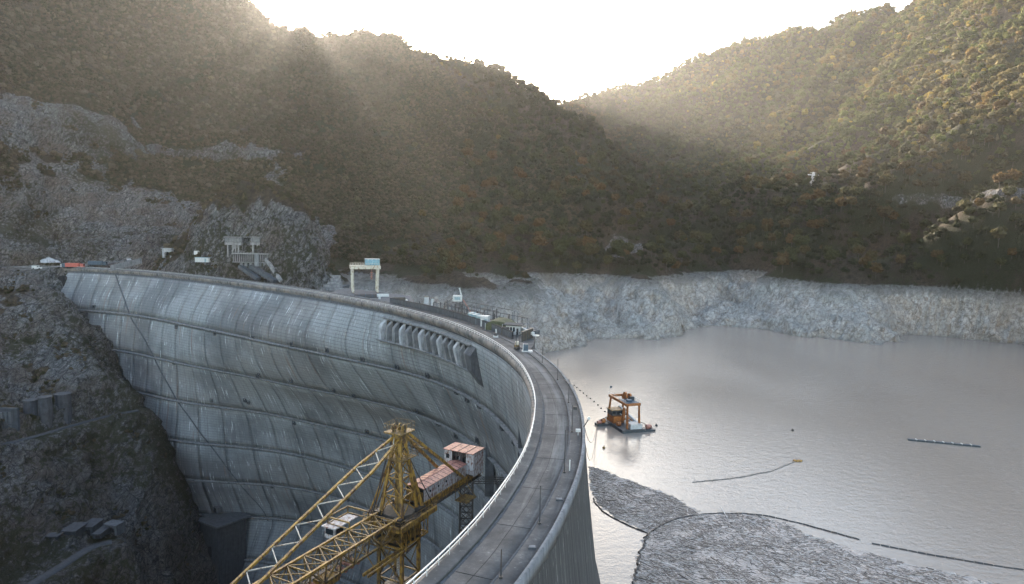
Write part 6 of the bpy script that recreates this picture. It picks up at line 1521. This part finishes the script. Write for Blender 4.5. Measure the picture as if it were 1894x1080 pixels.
# ------------------------------------------------------------------ buoys, booms and floating pontoon
BUO = [(1062,713),(1067,717),(1073,722),(1079,727),(1085,732),(1092,737),(1099,743),(1106,749),(1112,755),(1119,761)]
bu0 = None
ORD = ['first', 'second', 'third', 'fourth', 'fifth', 'sixth', 'seventh', 'eighth', 'ninth', 'last']
for i, (u, v) in enumerate(BUO):
    q = Vector(PZ(u, v, W_Z + 0.1))
    if bu0 is None:
        bu0 = thing('line_buoy', q, 'first small dark buoy from the dam in the dotted line towards the dredging platform', 'buoy', 'line of buoys behind the dredger')
        MB().ball(q, 0.34, 8, 6).build('float', M['tyre'], bu0); MB().tube([q, q + Vector((0, 0, .5))], 0.06, 5).build('stem', M['rail'], bu0)
    else: clone(bu0, q, label=ORD[i] + ' small dark buoy from the dam in the dotted line towards the dredging platform')
for (u, v, mt, lb) in ((1117, 828, 'yellow_dark', 'lone dark yellow buoy on the water between the dam and the dredger'), (1214, 787, 'tyre', 'lone small dark buoy right of the dredging platform'), (1466, 796, 'tyre', 'lone tiny buoy on the open lake above the end of the floating line')):
    q = Vector(PZ(u, v, W_Z + .15)); e = thing('marker_buoy', q, lb, 'buoy'); MB().ball(q, 0.5, 9, 6).build('float', M[mt], e); MB().tube([q, q + Vector((0, 0, .9))], 0.08, 5).build('stem', M['dark_steel'], e)
def boom(name, px, label, cat, r_=0.22, gap=1.2, wob=0.25, mat='dark_steel'):
    pts = [Vector(PZ(u, v, W_Z + .05)) for u, v in px]; L = [0]
    for a, b in zip(pts[:-1], pts[1:]): L.append(L[-1] + (b - a).length)
    n_ = int(L[-1] / gap); e = thing(name, pts[0], label, cat); A = np.array([tuple(p_) for p_ in pts])
    s_ = np.linspace(0, L[-1], n_ + 1); Q = np.stack([np.interp(s_, L, A[:, i]) for i in range(3)], -1)
    for _ in range(3): Q[1:-1] = (Q[:-2] + 2*Q[1:-1] + Q[2:])/4
    Q[1:-1, :2] += rng.normal(size=(n_ - 1, 2))*wob*0.3
    for a, b in zip(Q[:-1], Q[1:]):
        a = Vector(a); b = Vector(b); MB().tube([a.lerp(b, .04), b.lerp(a, .04)], r_*random.uniform(.7, 1.2), 5).build('float_segment', M[mat], e)
    return e
boom('debris_boom', [(1098,921),(1103,935),(1120,950),(1150,966),(1175,978),(1201,987)], 'floating boom holding the small debris mat away from the dam', 'boom')
boom('debris_boom', [(1201,987),(1192,1005),(1184,1025),(1178,1045),(1172,1082)], 'knotted floating boom along the left edge of the large debris mat', 'boom', 0.3, 1.0, 0.8)
boom('debris_boom', [(1190,995),(1215,975),(1255,958),(1300,950),(1370,949),(1420,954),(1465,964),(1510,976),(1590,998)], 'floating boom curving around the top of the large debris mat', 'boom', 0.25, 1.6)
boom('debris_boom', [(1612,1005),(1660,1014),(1720,1026),(1780,1036),(1850,1048),(1910,1056)], 'far right floating boom running out of the photo beside the debris mat', 'boom', 0.25, 1.8, .15)
boom('floating_line', [(1280,892),(1310,889),(1345,886),(1380,881),(1400,876),(1430,871),(1450,862),(1470,854)], 'thin bent floating line alone in the middle of the lake', 'floating line', 0.2, 1.6, .3, 'wood')
q = Vector(PZ(1475, 853, W_Z)); e = thing('small_boat', q, 'tiny yellow boat at the right end of the thin floating line', 'boat')
mb = MB(); hull = [(-1.3, -.5), (.8, -.55), (1.5, 0), (.8, .55), (-1.3, .5)]
mb.prism([(q.x + a, q.y + b) for a, b in hull], W_Z - .1, W_Z + .45).build('hull', M['yellow'], e); MB().box(q + Vector((-.3, 0, .5)), (.5, .9, .08)).build('thwart', M['wood'], e)
a, b = Vector(PZ(1678, 814, W_Z)), Vector(PZ(1813, 827, W_Z)); e = thing('floating_walkway', a, 'long straight row of dark pontoons with pale joints floating at the right of the lake', 'pontoon')
for i in range(8):
    p_ = a.lerp(b, (i + .04)/8); r_ = a.lerp(b, (i + .96)/8); MB().beam(p_ + Vector((0, 0, .2)), r_ + Vector((0, 0, .2)), 1.1, .7).build('pontoon_float', M['hull'], e)
    if i: c_ = a.lerp(b, i/8) + Vector((0, 0, .7)); MB().box(c_ - Vector((0, 0, .1)), (.22, 1.0, .25)).build('coupling', M['rail'], e)

# ------------------------------------------------------------------ drift wood held by the booms
def inside(poly, x, y):
    r_ = np.zeros(len(x), bool); n_ = len(poly)
    for i in range(n_):
        x1, y1 = poly[i]; x2, y2 = poly[(i + 1) % n_]; c_ = ((y1 > y) != (y2 > y)) & (x < (x2 - x1)*(y - y1)/(y2 - y1 + 1e-9) + x1); r_ ^= c_
    return r_
t = NT('drift_wood'); r_ = t.geo('Random Per Island')
c = t.ramp(r_, (0.0, (0.07, 0.058, 0.052)), (0.35, (0.19, 0.155, 0.135)), (0.75, (0.33, 0.285, 0.255)), (1.0, (0.52, 0.49, 0.47))); mat_drift = t.fin(c, 0.85)
t = NT('wet_silt_and_chips'); p = t.geo()
n_a = t.noise(t.mapping(p, (1, 1.6, 1), (0, 0, .5)), 1.1, 7, 0.75, 0.8); n_b = t.noise(p, 0.13, 4, 0.6)
c = t.ramp(n_a, (0.34, (0.10, 0.09, 0.085)), (0.48, (0.31, 0.27, 0.245)), (0.62, (0.52, 0.465, 0.43)))
c = t.mix(t.ramp(n_b, (.45, 0), (.6, .45)), c, (0.33, 0.31, 0.30)); mat_mat = t.fin(c, 0.75, t.bump(n_a, 0.25))
def mat_of_drift(name, px, n_, label):
    P2 = [PZ(u, v, W_Z)[:2] for u, v in px]; A = np.array(P2)
    # ragged outline
    L = []; 
    for i in range(len(P2)):
        a, b = A[i], A[(i + 1) % len(A)]; m_ = max(1, int(np.hypot(*(b - a))/1.2))
        for j in range(m_): L.append(a + (b - a)*j/m_ + rng.normal(size=2)*0.55)
    bm = bmesh.new(); f = bm.faces.new([bm.verts.new((x, y, W_Z + .05)) for x, y in L]); bmesh.ops.triangulate(bm, faces=[f])
    me = bpy.data.meshes.new(name); bm.to_mesh(me); bm.free(); me.materials.append(mat_mat)
    for pl in me.polygons:
        if pl.normal.z < 0: pl.flip()
    v0 = [tuple(v.co) for v in me.vertices]; f0 = [tuple(p_.vertices) for p_ in me.polygons]
    x = rng.uniform(A[:, 0].min(), A[:, 0].max(), n_*3); y = rng.uniform(A[:, 1].min(), A[:, 1].max(), n_*3); k_ = inside(P2, x, y)
    x, y = x[k_][:n_], y[k_][:n_]; ang = 0.9*fbm(x/14, y/14, 0, 2) + rng.normal(size=len(x))*0.55 + 2.7
    ln = rng.gamma(1.2, 0.6, len(x)) + 0.25; w_ = rng.uniform(.04, .15, len(x)); big_ = rng.random(len(x)) < .02; ln[big_] *= 3.0; w_[big_] *= 1.8
    dens = fbm(x/7, y/7, 3.0, 3) + rng.normal(size=len(x))*.3; k2 = dens > -0.25; x, y, ang, ln, w_ = x[k2], y[k2], ang[k2], ln[k2], w_[k2]
    ca, sa = np.cos(ang), np.sin(ang); tilt = rng.normal(size=len(x))*.04
    vs = np.empty((len(x), 8, 3)); q_ = 0
    for kx in (-1, 1):
        for ky in (-1, 1):
            for kz in (0, 1):
                vs[:, q_, 0] = x + ca*ln/2*kx - sa*w_/2*ky; vs[:, q_, 1] = y + sa*ln/2*kx + ca*w_/2*ky; vs[:, q_, 2] = W_Z + .02 + kz*(w_*.5 + .02) + tilt*ln*kx + .04; q_ += 1
    base_i = np.arange(len(x))[:, None, None]*8 + len(v0)
    fc = np.array([(0,1,3,2),(4,6,7,5),(0,4,5,1),(2,3,7,6),(1,5,7,3),(0,2,6,4)])[None] + base_i
    me2 = bpy.data.meshes.new(name); me2.from_pydata(v0 + vs.reshape(-1, 3).tolist(), [], f0 + fc.reshape(-1, 4).tolist()); me2.materials.append(mat_mat); me2.materials.append(mat_drift)
    mi = np.ones(len(me2.polygons), np.int32); mi[:len(f0)] = 0; me2.polygons.foreach_set('material_index', mi); me2.update()
    o = bpy.data.objects.new(name, me2); COL.objects.link(o); tag(o, label, kind='stuff')
mat_of_drift('driftwood_mat', [(1090,863),(1105,866),(1150,884),(1200,902),(1250,922),(1290,948),(1250,958),(1215,974),(1198,984),(1165,968),(1130,950),(1106,930),(1094,905)], 5000, 'smaller mat of floating wood and silt against the dam')
mat_of_drift('driftwood_mat', [(1192,1000),(1215,977),(1255,960),(1300,951),(1370,951),(1420,957),(1455,968),(1490,988),(1560,1010),(1650,1035),(1720,1052),(1790,1068),(1850,1082),(1960,1120),(1960,1200),(1120,1200),(1150,1120),(1172,1075),(1180,1045),(1186,1020)], 19000, 'large mat of floating wood and silt at the bottom right of the lake')

# ------------------------------------------------------------------ haze
me = bpy.data.meshes.new('haze'); x0, x1, y0, y1, z0, z1 = -1560, 2060, -620, 2760, -260, 780
hz = MB().box(((x0+x1)/2, (y0+y1)/2, (z0+z1)/2), (x1-x0, y1-y0, z1-z0)).build('haze', None, kind='stuff')
hm = bpy.data.materials.new('valley_haze'); hm.use_nodes = True; hn = hm.node_tree.nodes; hn.remove(hn['Principled BSDF'])
pv = hn.new('ShaderNodeVolumePrincipled'); pv.inputs['Color'].default_value = (0.95, 0.94, 0.95, 1); pv.inputs['Density'].default_value = HAZE_DENSITY; pv.inputs['Anisotropy'].default_value = 0.6
hm.node_tree.links.new(pv.outputs[0], hn['Material Output'].inputs['Volume']); hz.data.materials.append(hm)
